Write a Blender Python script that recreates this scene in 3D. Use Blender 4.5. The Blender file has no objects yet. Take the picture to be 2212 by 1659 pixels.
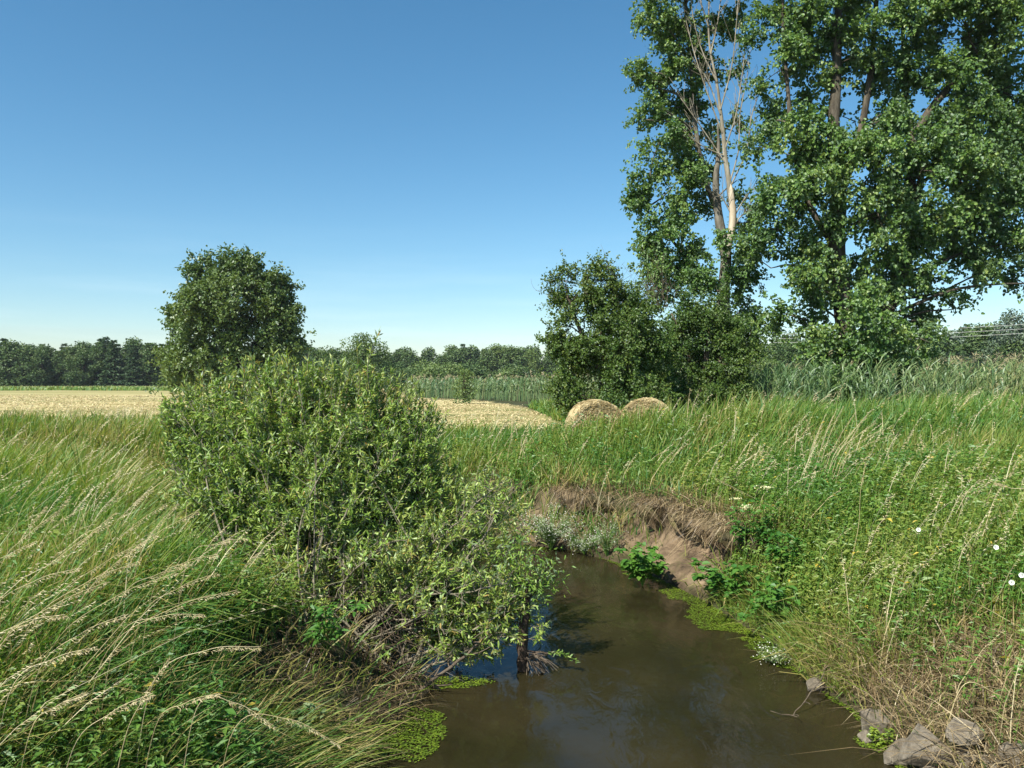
import bpy, math
import numpy as np
from math import radians as R
PI = math.pi
scn = bpy.context.scene
COL = scn.collection

# ------------------------------------------------------------------ camera, sky, sun, exposure
EYE = 3.3
cam_d = bpy.data.cameras.new('camera'); cam = bpy.data.objects.new('camera', cam_d); COL.objects.link(cam)
cam.location = (0, 0, EYE); cam.rotation_euler = (R(90 - 0.09), 0, 0)
cam_d.sensor_width = 36; cam_d.lens = 28.0; cam_d.clip_start = 0.05; cam_d.clip_end = 6000
scn.camera = cam
SUN_EL, SUN_AZ = 48.0, 222.0            # azimuth clockwise from +Y (the view direction)
sdir = np.array([math.sin(R(SUN_AZ)) * math.cos(R(SUN_EL)), math.cos(R(SUN_AZ)) * math.cos(R(SUN_EL)), math.sin(R(SUN_EL))])
world = bpy.data.worlds.new('World'); scn.world = world; world.use_nodes = True
wn, wl = world.node_tree.nodes, world.node_tree.links
bg = wn['Background']; bg.inputs['Strength'].default_value = 0.077
sky = wn.new('ShaderNodeTexSky'); sky.sky_type = 'NISHITA'; sky.sun_disc = False
sky.sun_elevation = R(SUN_EL); sky.sun_rotation = R(SUN_AZ)
sky.altitude = 0; sky.air_density = 1.0; sky.dust_density = 0.35; sky.ozone_density = 3.0
hs = wn.new('ShaderNodeHueSaturation'); hs.inputs['Saturation'].default_value = 1.22; hs.inputs['Hue'].default_value = 0.488
wl.new(sky.outputs[0], hs.inputs['Color'])
# thin cirrus low over the horizon
tc = wn.new('ShaderNodeTexCoord'); sep = wn.new('ShaderNodeSeparateXYZ'); wl.new(tc.outputs['Generated'], sep.inputs[0])
mp = wn.new('ShaderNodeMapping'); mp.inputs['Scale'].default_value = (3.0, 3.0, 34.0); mp.inputs['Rotation'].default_value = (0, 0.05, 0)
wl.new(tc.outputs['Generated'], mp.inputs[0])
nz = wn.new('ShaderNodeTexNoise'); nz.inputs['Scale'].default_value = 1.3; nz.inputs['Detail'].default_value = 5; wl.new(mp.outputs[0], nz.inputs['Vector'])
mr = wn.new('ShaderNodeMapRange'); mr.inputs[1].default_value = 0.48; mr.inputs[2].default_value = 0.75; mr.inputs[3].default_value = 0; mr.inputs[4].default_value = 0.16
wl.new(nz.outputs[0], mr.inputs[0])
m2 = wn.new('ShaderNodeMapRange'); m2.inputs[1].default_value = 0.19; m2.inputs[2].default_value = 0.04; m2.inputs[3].default_value = 0; m2.inputs[4].default_value = 1
wl.new(sep.outputs[2], m2.inputs[0])
mm = wn.new('ShaderNodeMath'); mm.operation = 'MULTIPLY'; wl.new(mr.outputs[0], mm.inputs[0]); wl.new(m2.outputs[0], mm.inputs[1])
mx = wn.new('ShaderNodeMix'); mx.data_type = 'RGBA'; wl.new(mm.outputs[0], mx.inputs[0]); wl.new(hs.outputs[0], mx.inputs[6])
mx.inputs[7].default_value = (8.2, 9.2, 9.4, 1)
wl.new(mx.outputs[2], bg.inputs['Color'])
sun_d = bpy.data.lights.new('sun', 'SUN'); sun_d.energy = 5.0; sun_d.angle = R(0.5); sun_d.color = (1.0, 0.94, 0.84)
sun = bpy.data.objects.new('sun', sun_d); COL.objects.link(sun); sun.location = tuple(sdir * 50)
import mathutils
sun.rotation_euler = mathutils.Vector(tuple(-sdir)).to_track_quat('-Z', 'Y').to_euler()
vs = scn.view_settings; vs.view_transform = 'Standard'; vs.look = 'None'; vs.gamma = 1; vs.exposure = 1.0
scn.render.engine = 'CYCLES'
cy = scn.cycles; cy.max_bounces = 5; cy.diffuse_bounces = 3; cy.glossy_bounces = 2; cy.transmission_bounces = 3; cy.transparent_max_bounces = 4
cy.use_denoising = True; cy.sample_clamp_indirect = 4

# ------------------------------------------------------------------ helpers
K = 1.80832 / 3111.1                     # photo pixels (2212 wide) to slope
def W(px, py, d):
    """the place at distance d that the photograph shows at px, py"""
    return np.array([(px - 1106) * K * d, d, EYE - (py - 829.5) * K * d])
def rs(seed): return np.random.RandomState(seed)
def _h(ix, iy, s):
    n = (ix.astype(np.int64) * 374761393 + iy.astype(np.int64) * 668265263 + s * 974711) & 0x7fffffff
    n = ((n ^ (n >> 13)) * 1274126177) & 0x7fffffff
    return ((n ^ (n >> 16)) & 0xffff) / 65535.0
def vnoise(x, y, scale, seed=0):
    x = np.asarray(x, float) / scale; y = np.asarray(y, float) / scale
    ix, iy = np.floor(x), np.floor(y); fx, fy = x - ix, y - iy
    fx = fx * fx * (3 - 2 * fx); fy = fy * fy * (3 - 2 * fy)
    a = _h(ix, iy, seed); b = _h(ix + 1, iy, seed); c = _h(ix, iy + 1, seed); d = _h(ix + 1, iy + 1, seed)
    return (a * (1 - fx) + b * fx) * (1 - fy) + (c * (1 - fx) + d * fx) * fy
def fbm(x, y, scale, seed=0): return (vnoise(x, y, scale, seed) * .55 + vnoise(x, y, scale * .45, seed + 7) * .3 + vnoise(x, y, scale * .2, seed + 13) * .15)
def sstep(a, b, x):
    t = np.clip((np.asarray(x, float) - a) / (b - a), 0, 1); return t * t * (3 - 2 * t)
def norm(v): return v / np.maximum(np.linalg.norm(v, axis=-1, keepdims=True), 1e-9)

class MB:
    """collects vertices, faces, a tint per vertex and a material slot per face, and links them as ONE mesh object"""
    def __init__(s): s.v = []; s.t = []; s.f = []; s.n = 0
    def add(s, V, faces, tint=0.5, mat=0):
        V = np.asarray(V, float).reshape(-1, 3); m = len(V)
        s.v.append(V); s.t.append(np.broadcast_to(np.asarray(tint, float), (m,)))
        for f in (faces if isinstance(faces, list) else [faces]):
            f = np.asarray(f, np.int64)
            if len(f): s.f.append((f + s.n, mat))
        s.n += m
    def mesh(s, name, mats, smooth=False):
        me = bpy.data.meshes.new(name)
        V = np.concatenate(s.v); T = np.concatenate(s.t)
        me.vertices.add(len(V)); me.vertices.foreach_set('co', V.astype(np.float32).ravel())
        li = np.concatenate([f.ravel() for f, _ in s.f]); cnt = np.concatenate([np.full(len(f), f.shape[1]) for f, _ in s.f])
        mi = np.concatenate([np.full(len(f), m) for f, m in s.f])
        me.loops.add(len(li)); me.loops.foreach_set('vertex_index', li.astype(np.int32))
        me.polygons.add(len(cnt)); st = np.concatenate([[0], np.cumsum(cnt)[:-1]])
        me.polygons.foreach_set('loop_start', st.astype(np.int32))
        me.polygons.foreach_set('material_index', mi.astype(np.int32))
        me.polygons.foreach_set('use_smooth', np.full(len(cnt), smooth))
        a = me.attributes.new('tint', 'FLOAT', 'POINT'); a.data.foreach_set('value', T.astype(np.float32))
        for m in (mats if isinstance(mats, (list, tuple)) else [mats]): me.materials.append(m)
        me.update(calc_edges=True); me.validate()
        return me
    def build(s, name, mats, parent=None, smooth=False):
        o = bpy.data.objects.new(name, s.mesh(name, mats, smooth)); COL.objects.link(o)
        if parent is not None: o.parent = parent
        return o
def tag(o, label=None, cat=None, group=None, kind=None):
    if label: o['label'] = label
    if cat: o['category'] = cat
    if group: o['group'] = group
    if kind: o['kind'] = kind
    return o
def thing(name, label, cat, loc=(0, 0, 0), group=None):
    o = bpy.data.objects.new(name, None); COL.objects.link(o); o.location = tuple(loc); o.empty_display_size = .3
    return tag(o, label, cat, group)
def dup(root, loc, rz=0, sc=(1, 1, 1), label=None, group=None):
    r = root.copy(); COL.objects.link(r); r.location = tuple(loc); r.rotation_euler = (0, 0, rz); r.scale = sc
    if label: r['label'] = label
    if group: r['group'] = group
    for ch in list(root.children):
        c = ch.copy(); COL.objects.link(c); c.parent = r
    return r

# leaf-like shapes ------------------------------------------------
def add_leaves(mb, P, D, N, L, Wd, tint, mat=0, kind='diamond', curl=0.15, fold=0.25):
    """P base points, D direction base to tip, N face normal; L, Wd arrays"""
    n = len(P)
    if n == 0: return
    D = norm(D); S = norm(np.cross(D, N)); N = norm(np.cross(S, D))
    L = np.broadcast_to(L, (n,))[:, None]; Wd = np.broadcast_to(Wd, (n,))[:, None]; tint = np.broadcast_to(tint, (n,))
    i = np.arange(n)
    if kind == 'diamond':
        V = np.stack([P, P + D * L * .42 + S * Wd * .5 + N * Wd * fold, P + D * L - N * L * curl, P + D * L * .42 - S * Wd * .5 + N * Wd * fold], 1)
        b = i[:, None] * 4
        mb.add(V, np.concatenate([b + [[0, 1, 2]], b + [[0, 2, 3]]]), np.repeat(tint, 4), mat)
    elif kind == 'round':
        V = np.stack([P, P + D * L * .18 + S * Wd * .42 + N * Wd * fold * .6, P + D * L * .62 + S * Wd * .42 + N * Wd * fold * .4, P + D * L - N * L * curl,
                      P + D * L * .62 - S * Wd * .42 + N * Wd * fold * .4, P + D * L * .18 - S * Wd * .42 + N * Wd * fold * .6], 1)
        b = i[:, None] * 6
        mb.add(V, np.concatenate([b + [[0, 1, 2, 3]], b + [[0, 3, 4, 5]]]), np.repeat(tint, 6), mat)
    else:  # lance
        V = np.stack([P, P + D * L * .3 + S * Wd * .5 + N * Wd * fold, P + D * L * .3 - S * Wd * .5 + N * Wd * fold,
                      P + D * L * .7 + S * Wd * .4 - N * L * curl * .4, P + D * L * .7 - S * Wd * .4 - N * L * curl * .4, P + D * L - N * L * curl], 1)
        b = i[:, None] * 6
        mb.add(V, [np.concatenate([b + [[0, 1, 2]], b + [[3, 5, 4]]]), b + [[1, 3, 4, 2]]], np.repeat(tint, 6), mat)
def add_blades(mb, P, H, Wd, lean, drp, az, tint, mat=0, tiptint=None):
    """grass blades: lean (n,2) sideways travel over the height, drp how far the tip bows down, az the facing"""
    n = len(P)
    if n == 0: return
    H = np.broadcast_to(H, (n,)); Wd = np.broadcast_to(Wd, (n,)); tint = np.broadcast_to(tint, (n,))
    S = np.stack([np.cos(az), np.sin(az), np.zeros(n)], 1)
    rows = []; tt = []
    for t, w in ((0, .8), (.4, 1), (.75, .7)):
        c = P + np.stack([lean[:, 0] * H * t ** 1.7, lean[:, 1] * H * t ** 1.7, H * (t - drp * t ** 3)], 1)
        rows += [c - S * (Wd * w / 2)[:, None], c + S * (Wd * w / 2)[:, None]]; tt += [tint, tint]
    rows.append(P + np.stack([lean[:, 0] * H, lean[:, 1] * H, H * (1 - drp)], 1)); tt.append(tint if tiptint is None else np.broadcast_to(tiptint, (n,)))
    V = np.stack(rows, 1); b = np.arange(n)[:, None] * 7
    mb.add(V, [np.concatenate([b + [[0, 1, 3, 2]], b + [[2, 3, 5, 4]]]), b + [[4, 5, 6]]], np.stack(tt, 1).ravel(), mat)
def add_tube(mb, pts, rad, sides=6, tint=0.5, mat=0, rough=0.0, seed=0):
    pts = np.asarray(pts, float); n = len(pts); rad = np.broadcast_to(rad, (n,))
    d = norm(np.gradient(pts, axis=0)); up = np.array([0, 0, 1.0]) if abs(d[:, 2]).mean() < .8 else np.array([1.0, 0, 0])
    A = norm(np.cross(d, up)); B = np.cross(d, A)
    a = np.linspace(0, 2 * PI, sides, endpoint=False)
    rr = rad[:, None] * np.ones((1, sides))
    if rough: rr = rr * (1 + rough * (rs(seed).rand(n, sides) - .5) * 2)
    V = pts[:, None] + (A[:, None] * np.cos(a)[None, :, None] + B[:, None] * np.sin(a)[None, :, None]) * rr[..., None]
    i, j = np.meshgrid(np.arange(n - 1), np.arange(sides), indexing='ij'); j2 = (j + 1) % sides
    F = np.stack([i * sides + j, i * sides + j2, (i + 1) * sides + j2, (i + 1) * sides + j], -1).reshape(-1, 4)
    cap = np.array([[(n - 1) * sides + k for k in range(sides)]])
    tint = np.broadcast_to(np.asarray(tint, float), (n,))
    mb.add(V.reshape(-1, 3), [F, cap], np.repeat(tint, sides), mat)
def smooth_path(pts, n=14, wob=0.0, seed=0):
    """Catmull-Rom through pts"""
    p = np.asarray(pts, float); p = np.vstack([2 * p[0] - p[1], p, 2 * p[-1] - p[-2]]); out = []
    m = len(p) - 3
    for u in np.linspace(0, m - 1e-6, n):
        i = int(u); t = u - i; a, b, c, d = p[i:i + 4]
        out.append(.5 * (2 * b + (c - a) * t + (2 * a - 5 * b + 4 * c - d) * t * t + (3 * b - a - 3 * c + d) * t ** 3))
    out = np.array(out)
    if wob:
        w = rs(seed).randn(*out.shape) * wob; w[0] = 0; out = out + w
    return out

# materials -------------------------------------------------------
def ramp(nt, stops, src, interp='LINEAR'):
    r = nt.nodes.new('ShaderNodeValToRGB'); e = r.color_ramp.elements; r.color_ramp.interpolation = interp
    while len(e) < len(stops): e.new(.5)
    for x, (p, c) in zip(e, stops): x.position = p; x.color = (*c, 1)
    nt.links.new(src, r.inputs[0]); return r.outputs[0]
def new_mat(name):
    m = bpy.data.materials.new(name); m.use_nodes = True; nt = m.node_tree; nt.nodes.clear()
    out = nt.nodes.new('ShaderNodeOutputMaterial'); return m, nt, out
def leaf_mat(name, stops, trans=0.35, gloss=0.06, rough=0.45, under=None):
    m, nt, out = new_mat(name); N, L = nt.nodes, nt.links
    at = N.new('ShaderNodeAttribute'); at.attribute_name = 'tint'
    c = ramp(nt, stops, at.outputs['Fac'])
    if under:
        g = N.new('ShaderNodeNewGeometry'); mxu = N.new('ShaderNodeMix'); mxu.data_type = 'RGBA'
        mxu.inputs[7].default_value = (*under, 1); L.new(g.outputs['Backfacing'], mxu.inputs[0]); L.new(c, mxu.inputs[6]); cd = mxu.outputs[2]
    else: cd = c
    d = N.new('ShaderNodeBsdfDiffuse'); L.new(cd, d.inputs['Color'])
    t = N.new('ShaderNodeBsdfTranslucent')
    hsv = N.new('ShaderNodeHueSaturation'); hsv.inputs['Hue'].default_value = 0.485; hsv.inputs['Saturation'].default_value = 1.1; hsv.inputs['Value'].default_value = 1.3
    L.new(c, hsv.inputs['Color']); L.new(hsv.outputs[0], t.inputs['Color'])
    m1 = N.new('ShaderNodeMixShader'); m1.inputs[0].default_value = trans; L.new(d.outputs[0], m1.inputs[1]); L.new(t.outputs[0], m1.inputs[2])
    if gloss:
        g2 = N.new('ShaderNodeBsdfGlossy'); g2.inputs['Roughness'].default_value = rough; g2.inputs['Color'].default_value = (.9, .95, 1, 1)
        m3 = N.new('ShaderNodeMixShader'); m3.inputs[0].default_value = gloss; L.new(m1.outputs[0], m3.inputs[1]); L.new(g2.outputs[0], m3.inputs[2]); L.new(m3.outputs[0], out.inputs[0])
    else: L.new(m1.outputs[0], out.inputs[0])
    return m
def bark_mat(name, stops, scale=6, stretch=0.25, bump=0.5):
    m, nt, out = new_mat(name); N, L = nt.nodes, nt.links
    tc = N.new('ShaderNodeTexCoord'); mp = N.new('ShaderNodeMapping'); mp.inputs['Scale'].default_value = (1, 1, stretch); L.new(tc.outputs['Object'], mp.inputs[0])
    nz = N.new('ShaderNodeTexNoise'); nz.inputs['Scale'].default_value = scale; nz.inputs['Detail'].default_value = 8; nz.inputs['Roughness'].default_value = .7; L.new(mp.outputs[0], nz.inputs['Vector'])
    c = ramp(nt, stops, nz.outputs[0])
    bs = N.new('ShaderNodeBsdfPrincipled'); bs.inputs['Roughness'].default_value = .9; bs.inputs['Specular IOR Level'].default_value = .2; L.new(c, bs.inputs['Base Color'])
    bp = N.new('ShaderNodeBump'); bp.inputs['Strength'].default_value = bump; bp.inputs['Distance'].default_value = .05; L.new(nz.outputs[0], bp.inputs['Height']); L.new(bp.outputs[0], bs.inputs['Normal'])
    L.new(bs.outputs[0], out.inputs[0]); return m

M = {}
M['grass'] = leaf_mat('meadow_grass_blades', [(0, (.040, .155, .038)), (.35, (.105, .215, .030)), (.62, (.195, .255, .040)), (.82, (.30, .27, .08)), (1, (.48, .39, .18))], .38, .03, .55)
M['straw'] = leaf_mat('seed_head_straw', [(0, (.30, .23, .10)), (.5, (.52, .44, .24)), (1, (.72, .65, .43))], .3, .02, .6)
M['herb'] = leaf_mat('herb_leaves', [(0, (.040, .145, .024)), (.5, (.105, .215, .030)), (.85, (.20, .255, .045)), (.93, (.27, .22, .05)), (1, (.50, .40, .06))], .35, .03, .5)
M['dry'] = leaf_mat('dry_straw', [(0, (.095, .068, .036)), (.4, (.22, .16, .080)), (.8, (.36, .28, .145)), (1, (.48, .40, .23))], .25, .04, .5)
M['hay'] = leaf_mat('baled_hay', [(0, (.24, .18, .09)), (.4, (.42, .34, .18)), (.8, (.58, .49, .28)), (1, (.66, .58, .37))], .15, .02, .6)
M['reed'] = leaf_mat('reed_leaves', [(0, (.040, .105, .040)), (.4, (.105, .185, .065)), (.7, (.175, .23, .085)), (.88, (.25, .27, .11)), (1, (.34, .29, .15))], .3, .04, .5)
M['plume'] = leaf_mat('reed_plumes', [(0, (.24, .21, .11)), (1, (.46, .42, .27))], .3, 0)
M['willow'] = leaf_mat('willow_leaves', [(0, (.055, .150, .022)), (.5, (.170, .285, .036)), (.85, (.32, .38, .09)), (1, (.36, .26, .07))], .32, .035, .5, under=(.14, .20, .10))
M['poplar'] = leaf_mat('poplar_leaves', [(0, (.034, .095, .020)), (.5, (.125, .225, .042)), (.95, (.27, .34, .10)), (1, (.4, .34, .06))], .34, .03, .5, under=(.10, .17, .075))
M['maple'] = leaf_mat('maple_leaves', [(0, (.042, .095, .018)), (.5, (.085, .145, .025)), (1, (.14, .19, .034))], .25, .05, .5)
M['thorn'] = leaf_mat('hawthorn_leaves', [(0, (.040, .098, .018)), (.6, (.095, .155, .026)), (1, (.16, .19, .042))], .28, .03, .5)
M['far'] = leaf_mat('woodland_leaves', [(0, (.034, .078, .022)), (.5, (.068, .122, .030)), (1, (.13, .17, .042))], .2, .03, .6)
M['farlight'] = leaf_mat('light_shrub_leaves', [(0, (.075, .14, .034)), (1, (.17, .225, .055))], .25, .03, .6)
M['pine'] = leaf_mat('conifer_needles', [(0, (.028, .070, .028)), (.5, (.050, .098, .032)), (1, (.095, .135, .045))], .12, .03, .6)
M['silver'] = leaf_mat('grey_willow_leaves', [(0, (.07, .115, .07)), (1, (.15, .20, .12))], .25, .05, .5)
M['broad'] = leaf_mat('waterside_leaves', [(0, (.04, .135, .02)), (.6, (.09, .205, .028)), (1, (.16, .27, .045))], .35, .02, .5)
M['white'] = leaf_mat('white_petals', [(0, (.6, .62, .5)), (1, (.85, .85, .8))], .3, 0)
M['cream'] = leaf_mat('cream_petals', [(0, (.6, .58, .3)), (1, (.8, .76, .5))], .2, 0)
M['sage'] = leaf_mat('pale_herb_leaves', [(0, (.11, .17, .06)), (1, (.26, .31, .16))], .3, .03)
M['algae'] = leaf_mat('algae', [(0, (.045, .07, .010)), (.5, (.10, .16, .016)), (1, (.22, .30, .03))], .2, .05, .3)
M['bark'] = bark_mat('poplar_bark', [(.3, (.022, .018, .013)), (.5, (.070, .060, .044)), (.7, (.15, .13, .098))], 5, .25, .8)
M['deadwood'] = bark_mat('barkless_wood', [(.3, (.22, .17, .11)), (.45, (.38, .32, .23)), (.7, (.52, .46, .36))], 3, .2, .3)
M['twig'] = bark_mat('twig_bark', [(.3, (.05, .038, .026)), (.7, (.16, .13, .095))], 12, .3, .4)
M['willowbark'] = bark_mat('willow_bark', [(.3, (.07, .06, .04)), (.7, (.26, .235, .17))], 14, .4, .4)
M['wetwood'] = bark_mat('wet_wood', [(.3, (.018, .013, .010)), (.7, (.07, .05, .035))], 12, .4, .5)
M['greywood'] = bark_mat('grey_dead_bark', [(.3, (.11, .095, .065)), (.5, (.22, .20, .15)), (.7, (.36, .335, .27))], 5, .2, .4)
M['greybark'] = bark_mat('slender_poplar_bark', [(.3, (.045, .04, .03)), (.5, (.125, .115, .09)), (.7, (.22, .205, .17))], 6, .25, .8)
M['twig_dark'] = bark_mat('dark_twig_bark', [(.3, (.03, .022, .015)), (.7, (.10, .078, .055))], 12, .3, .4)
M['darkbark'] = bark_mat('dark_bark', [(.3, (.02, .016, .012)), (.7, (.07, .055, .04))], 4, .3, .5)

# ------------------------------------------------------------------ the stream and the ground
RIGHT = np.array([(3.2, -6), (3.3, 3), (3.36, 6.8), (3.44, 7.95), (3.26, 8.7), (3.22, 10.2), (2.89, 12.0), (2.45, 13.4), (1.9, 14.6), (1.13, 15.65), (.22, 16.1),
                  (-1.76, 19.0), (-4.07, 21.6), (-6.8, 22.5), (-12, 24), (-30, 29), (-70, 36)], float)
LEFT = np.array([(-1.7, -6), (-1.55, 3), (-1.45, 6.8), (-1.05, 7.85), (-.85, 8.55), (-1.35, 9.1), (-2.5, 9.8), (-3.5, 11.0), (-5.0, 13.4), (-7, 17.2), (-10, 21.0), (-30, 26.6), (-70, 33.8)], float)
POLY = np.vstack([RIGHT, LEFT[::-1]])
def seg_dist(x, y, line):
    best = np.full(x.shape, 1e9); bx = np.zeros(x.shape); by = np.zeros(x.shape)
    for (ax, ay), (cx, cy_) in zip(line[:-1], line[1:]):
        dx, dy = cx - ax, cy_ - ay; t = np.clip(((x - ax) * dx + (y - ay) * dy) / (dx * dx + dy * dy), 0, 1)
        qx, qy = ax + t * dx, ay + t * dy; d = np.hypot(x - qx, y - qy); m = d < best
        best = np.where(m, d, best); bx = np.where(m, qx, bx); by = np.where(m, qy, by)
    return best, bx, by
def inside(x, y):
    r = np.zeros(x.shape, bool); n = len(POLY)
    for i in range(n):
        x1, y1 = POLY[i]; x2, y2 = POLY[(i + 1) % n]
        if y1 == y2: continue
        r ^= ((y1 > y) != (y2 > y)) & (x < (x2 - x1) * (y - y1) / (y2 - y1) + x1)
    return r
def stream(x, y):
    """signed distance from the water (positive on land), is it the right-hand bank, nearest shore point"""
    x = np.asarray(x, float); y = np.asarray(y, float)
    dr, rx, ry = seg_dist(x, y, RIGHT); dl, lx, ly = seg_dist(x, y, LEFT)
    right = dr < dl; d = np.minimum(dr, dl)
    return np.where(inside(x, y), -d, d), right, np.where(right, rx, lx), np.where(right, ry, ly)
def cliffness(right, sy): return np.where(right, sstep(11.0, 11.9, sy) * (1 - .25 * sstep(24, 30, sy)), 0)
def bareness(right, sx, sy):
    """where the right bank has slipped and shows earth"""
    return np.where(right, np.interp(sx, [-3, -.6, .1, .9, 1.25, 1.7, 2.0, 2.75, 2.92, 3.1], [0, .12, .85, .85, .45, .8, 1, 1, .4, 0]) * sstep(11.3, 12, sy), 0)
def ground_z(x, y, full=False):
    x = np.asarray(x, float); y = np.asarray(y, float)
    d, right, sx, sy = stream(x, y)
    wob = (fbm(x, y, 1.1, 3) - .5)
    dd = np.maximum(d + wob * np.clip(d, 0, .8) * .9, 0)
    cl = cliffness(right, sy)
    zc = np.interp(dd, [0, .12, .45, .82, .98, 1.4, 3, 6, 9], [0.0, .10, .38, .55, 1.0, 1.08, 1.24, 1.38, 1.42])
    zs = np.interp(dd, [0, .2, .8, 1.6, 2.8, 5, 9], [0.0, .12, .42, .78, 1.12, 1.34, 1.42])
    zl = np.interp(dd, [0, .25, 1.0, 1.8, 3.0, 6, 9], [0.0, .12, .62, 1.0, 1.2, 1.38, 1.42])
    z = np.where(right, zc * cl + zs * (1 - cl), zl)
    z = np.where(d < 0, -np.minimum(.06 + .9 * -d, .55), z)
    wx = sstep(6.0, 8.0, x)
    z = z + .58 * sstep(14.5, 19.5, y) * sstep(-1, 2, x) * (wx + (1 - wx) * (1 - sstep(20.2, 21.5, y))) * (1 - sstep(60, 90, y)) * sstep(1.5, 4, d)
    z = z + (fbm(x, y, .6, 11) - .5) * .10 * sstep(.05, .6, d) + (fbm(x, y, 9, 5) - .5) * .22 * sstep(3, 8, d)
    if full: return z, d, right, sx, sy, cl
    return z
def mown(x, y):
    """1 where the hay has been cut"""
    d, right, sx, sy = stream(x, y)
    edge = fbm(x, y, 3.0, 21) - .5
    margin = np.where(x < -6, 6.5, 5.6)
    a = sstep(0, .6, d - margin + edge * 1.2) * (y > 15)
    rx = np.interp(y, [0, 21, 23, 26, 60, 100, 400], [5.6, 6.2, 6.6, 3.0, 1.5, -6, -6])
    a = a * sstep(0, .6, rx - x + edge)
    far = np.interp(x, [-400, -60, -16, -14, 4, 20], [190, 190, 150, 99, 74, 70])
    return a * sstep(0, 1.5, far - y)

g1 = np.concatenate([-np.geomspace(1500, 16, 34), np.arange(-15.5, -8, .25), np.arange(-8, 7, .085), np.arange(7, 26, .3), np.geomspace(26, 1500, 34)])
g2 = np.concatenate([-np.geomspace(60, 6.5, 10), np.arange(-6, 3, .4), np.arange(3, 20, .085), np.arange(20, 42, .3), np.geomspace(42, 3000, 44)])
GX, GY = np.meshgrid(g1, g2); gx, gy = GX.ravel(), GY.ravel()
gz, gd, gr, gsx, gsy, gcl = ground_z(gx, gy, True)
gz = gz + 6 * sstep(320, 900, gy)
gba = bareness(gr, gsx, gsy)
# undercut: the turf lip leans out over the slump
gz = gz + gba * ((fbm(gx, gy, .42, 17) - .5) * .34 + (vnoise(gx, gy, .19, 18) - .5) * .12) * sstep(.05, .3, gd) * (1 - sstep(.9, 1.3, gd))
over = gcl * np.exp(-((gd - 1.0) / .28) ** 2) * np.maximum(sstep(.42, .62, vnoise(gsx, gsy, 1.5, 31)), .8 * (gba > .9)) * (gz > .8) * .62
ox, oy = gsx - gx, gsy - gy; on = np.maximum(np.hypot(ox, oy), 1e-6)
px_, py_ = gx + ox / on * over, gy + oy / on * over
soil = gba * sstep(-.3, 0, gd) * (1 - sstep(.95, 1.25, gd)) + .55 * (1 - sstep(.1, .5, np.abs(gd))) * (1 - gcl)
ny, nx = GX.shape
idx = np.arange(nx * ny).reshape(ny, nx)
F = np.stack([idx[:-1, :-1], idx[:-1, 1:], idx[1:, 1:], idx[1:, :-1]], -1).reshape(-1, 4)
mb = MB(); mb.add(np.stack([px_, py_, gz], 1), F, soil)
m, nt, out = new_mat('ground'); N, L = nt.nodes, nt.links
at = N.new('ShaderNodeAttribute'); at.attribute_name = 'tint'; a2 = N.new('ShaderNodeAttribute'); a2.attribute_name = 'mown'; a3 = N.new('ShaderNodeAttribute'); a3.attribute_name = 'far'
tcn = N.new('ShaderNodeTexCoord')
n1 = N.new('ShaderNodeTexNoise'); n1.inputs['Scale'].default_value = 2.5; n1.inputs['Detail'].default_value = 9; n1.inputs['Roughness'].default_value = .65; L.new(tcn.outputs['Object'], n1.inputs['Vector'])
soil0 = ramp(nt, [(.25, (.035, .026, .017)), (.45, (.105, .076, .047)), (.60, (.20, .148, .092)), (.8, (.30, .235, .155))], n1.outputs[0])
nm = N.new('ShaderNodeTexNoise'); nm.inputs['Scale'].default_value = 1.1; nm.inputs['Detail'].default_value = 7; nm.inputs['Roughness'].default_value = .7; L.new(tcn.outputs['Object'], nm.inputs['Vector'])
mossf = ramp(nt, [(.50, (0, 0, 0)), (.62, (.75, .75, .75))], nm.outputs[0]); xm = N.new('ShaderNodeMix'); xm.data_type = 'RGBA'; xm.inputs[7].default_value = (.085, .095, .028, 1); L.new(mossf, xm.inputs[0]); L.new(soil0, xm.inputs[6]); sz = N.new('ShaderNodeSeparateXYZ'); L.new(tcn.outputs['Object'], sz.inputs[0]); wet = N.new('ShaderNodeMapRange'); wet.inputs[1].default_value = .05; wet.inputs[2].default_value = .17; wet.inputs[3].default_value = .38; wet.inputs[4].default_value = 1.0
L.new(sz.outputs[2], wet.inputs[0]); vm = N.new('ShaderNodeVectorMath'); vm.operation = 'SCALE'; L.new(xm.outputs[2], vm.inputs[0]); L.new(wet.outputs[0], vm.inputs['Scale']); soilc = vm.outputs[0]   # the soaked band along the waterline
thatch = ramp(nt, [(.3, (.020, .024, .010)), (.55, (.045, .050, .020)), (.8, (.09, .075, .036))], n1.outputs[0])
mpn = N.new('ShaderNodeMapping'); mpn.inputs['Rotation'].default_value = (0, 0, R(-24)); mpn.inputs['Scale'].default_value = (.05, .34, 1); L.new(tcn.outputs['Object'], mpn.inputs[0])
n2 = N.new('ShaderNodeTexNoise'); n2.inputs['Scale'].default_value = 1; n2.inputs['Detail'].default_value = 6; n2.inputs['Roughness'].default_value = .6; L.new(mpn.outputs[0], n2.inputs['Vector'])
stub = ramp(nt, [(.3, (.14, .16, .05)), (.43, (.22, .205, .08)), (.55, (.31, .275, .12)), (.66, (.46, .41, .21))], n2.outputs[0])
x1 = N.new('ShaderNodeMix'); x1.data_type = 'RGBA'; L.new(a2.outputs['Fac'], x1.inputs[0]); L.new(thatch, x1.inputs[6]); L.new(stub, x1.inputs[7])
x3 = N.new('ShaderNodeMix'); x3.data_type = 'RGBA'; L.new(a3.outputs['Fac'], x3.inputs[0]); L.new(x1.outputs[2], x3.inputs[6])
farc = ramp(nt, [(.35, (.09, .15, .03)), (.65, (.22, .21, .07))], n2.outputs[0]); L.new(farc, x3.inputs[7])
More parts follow.
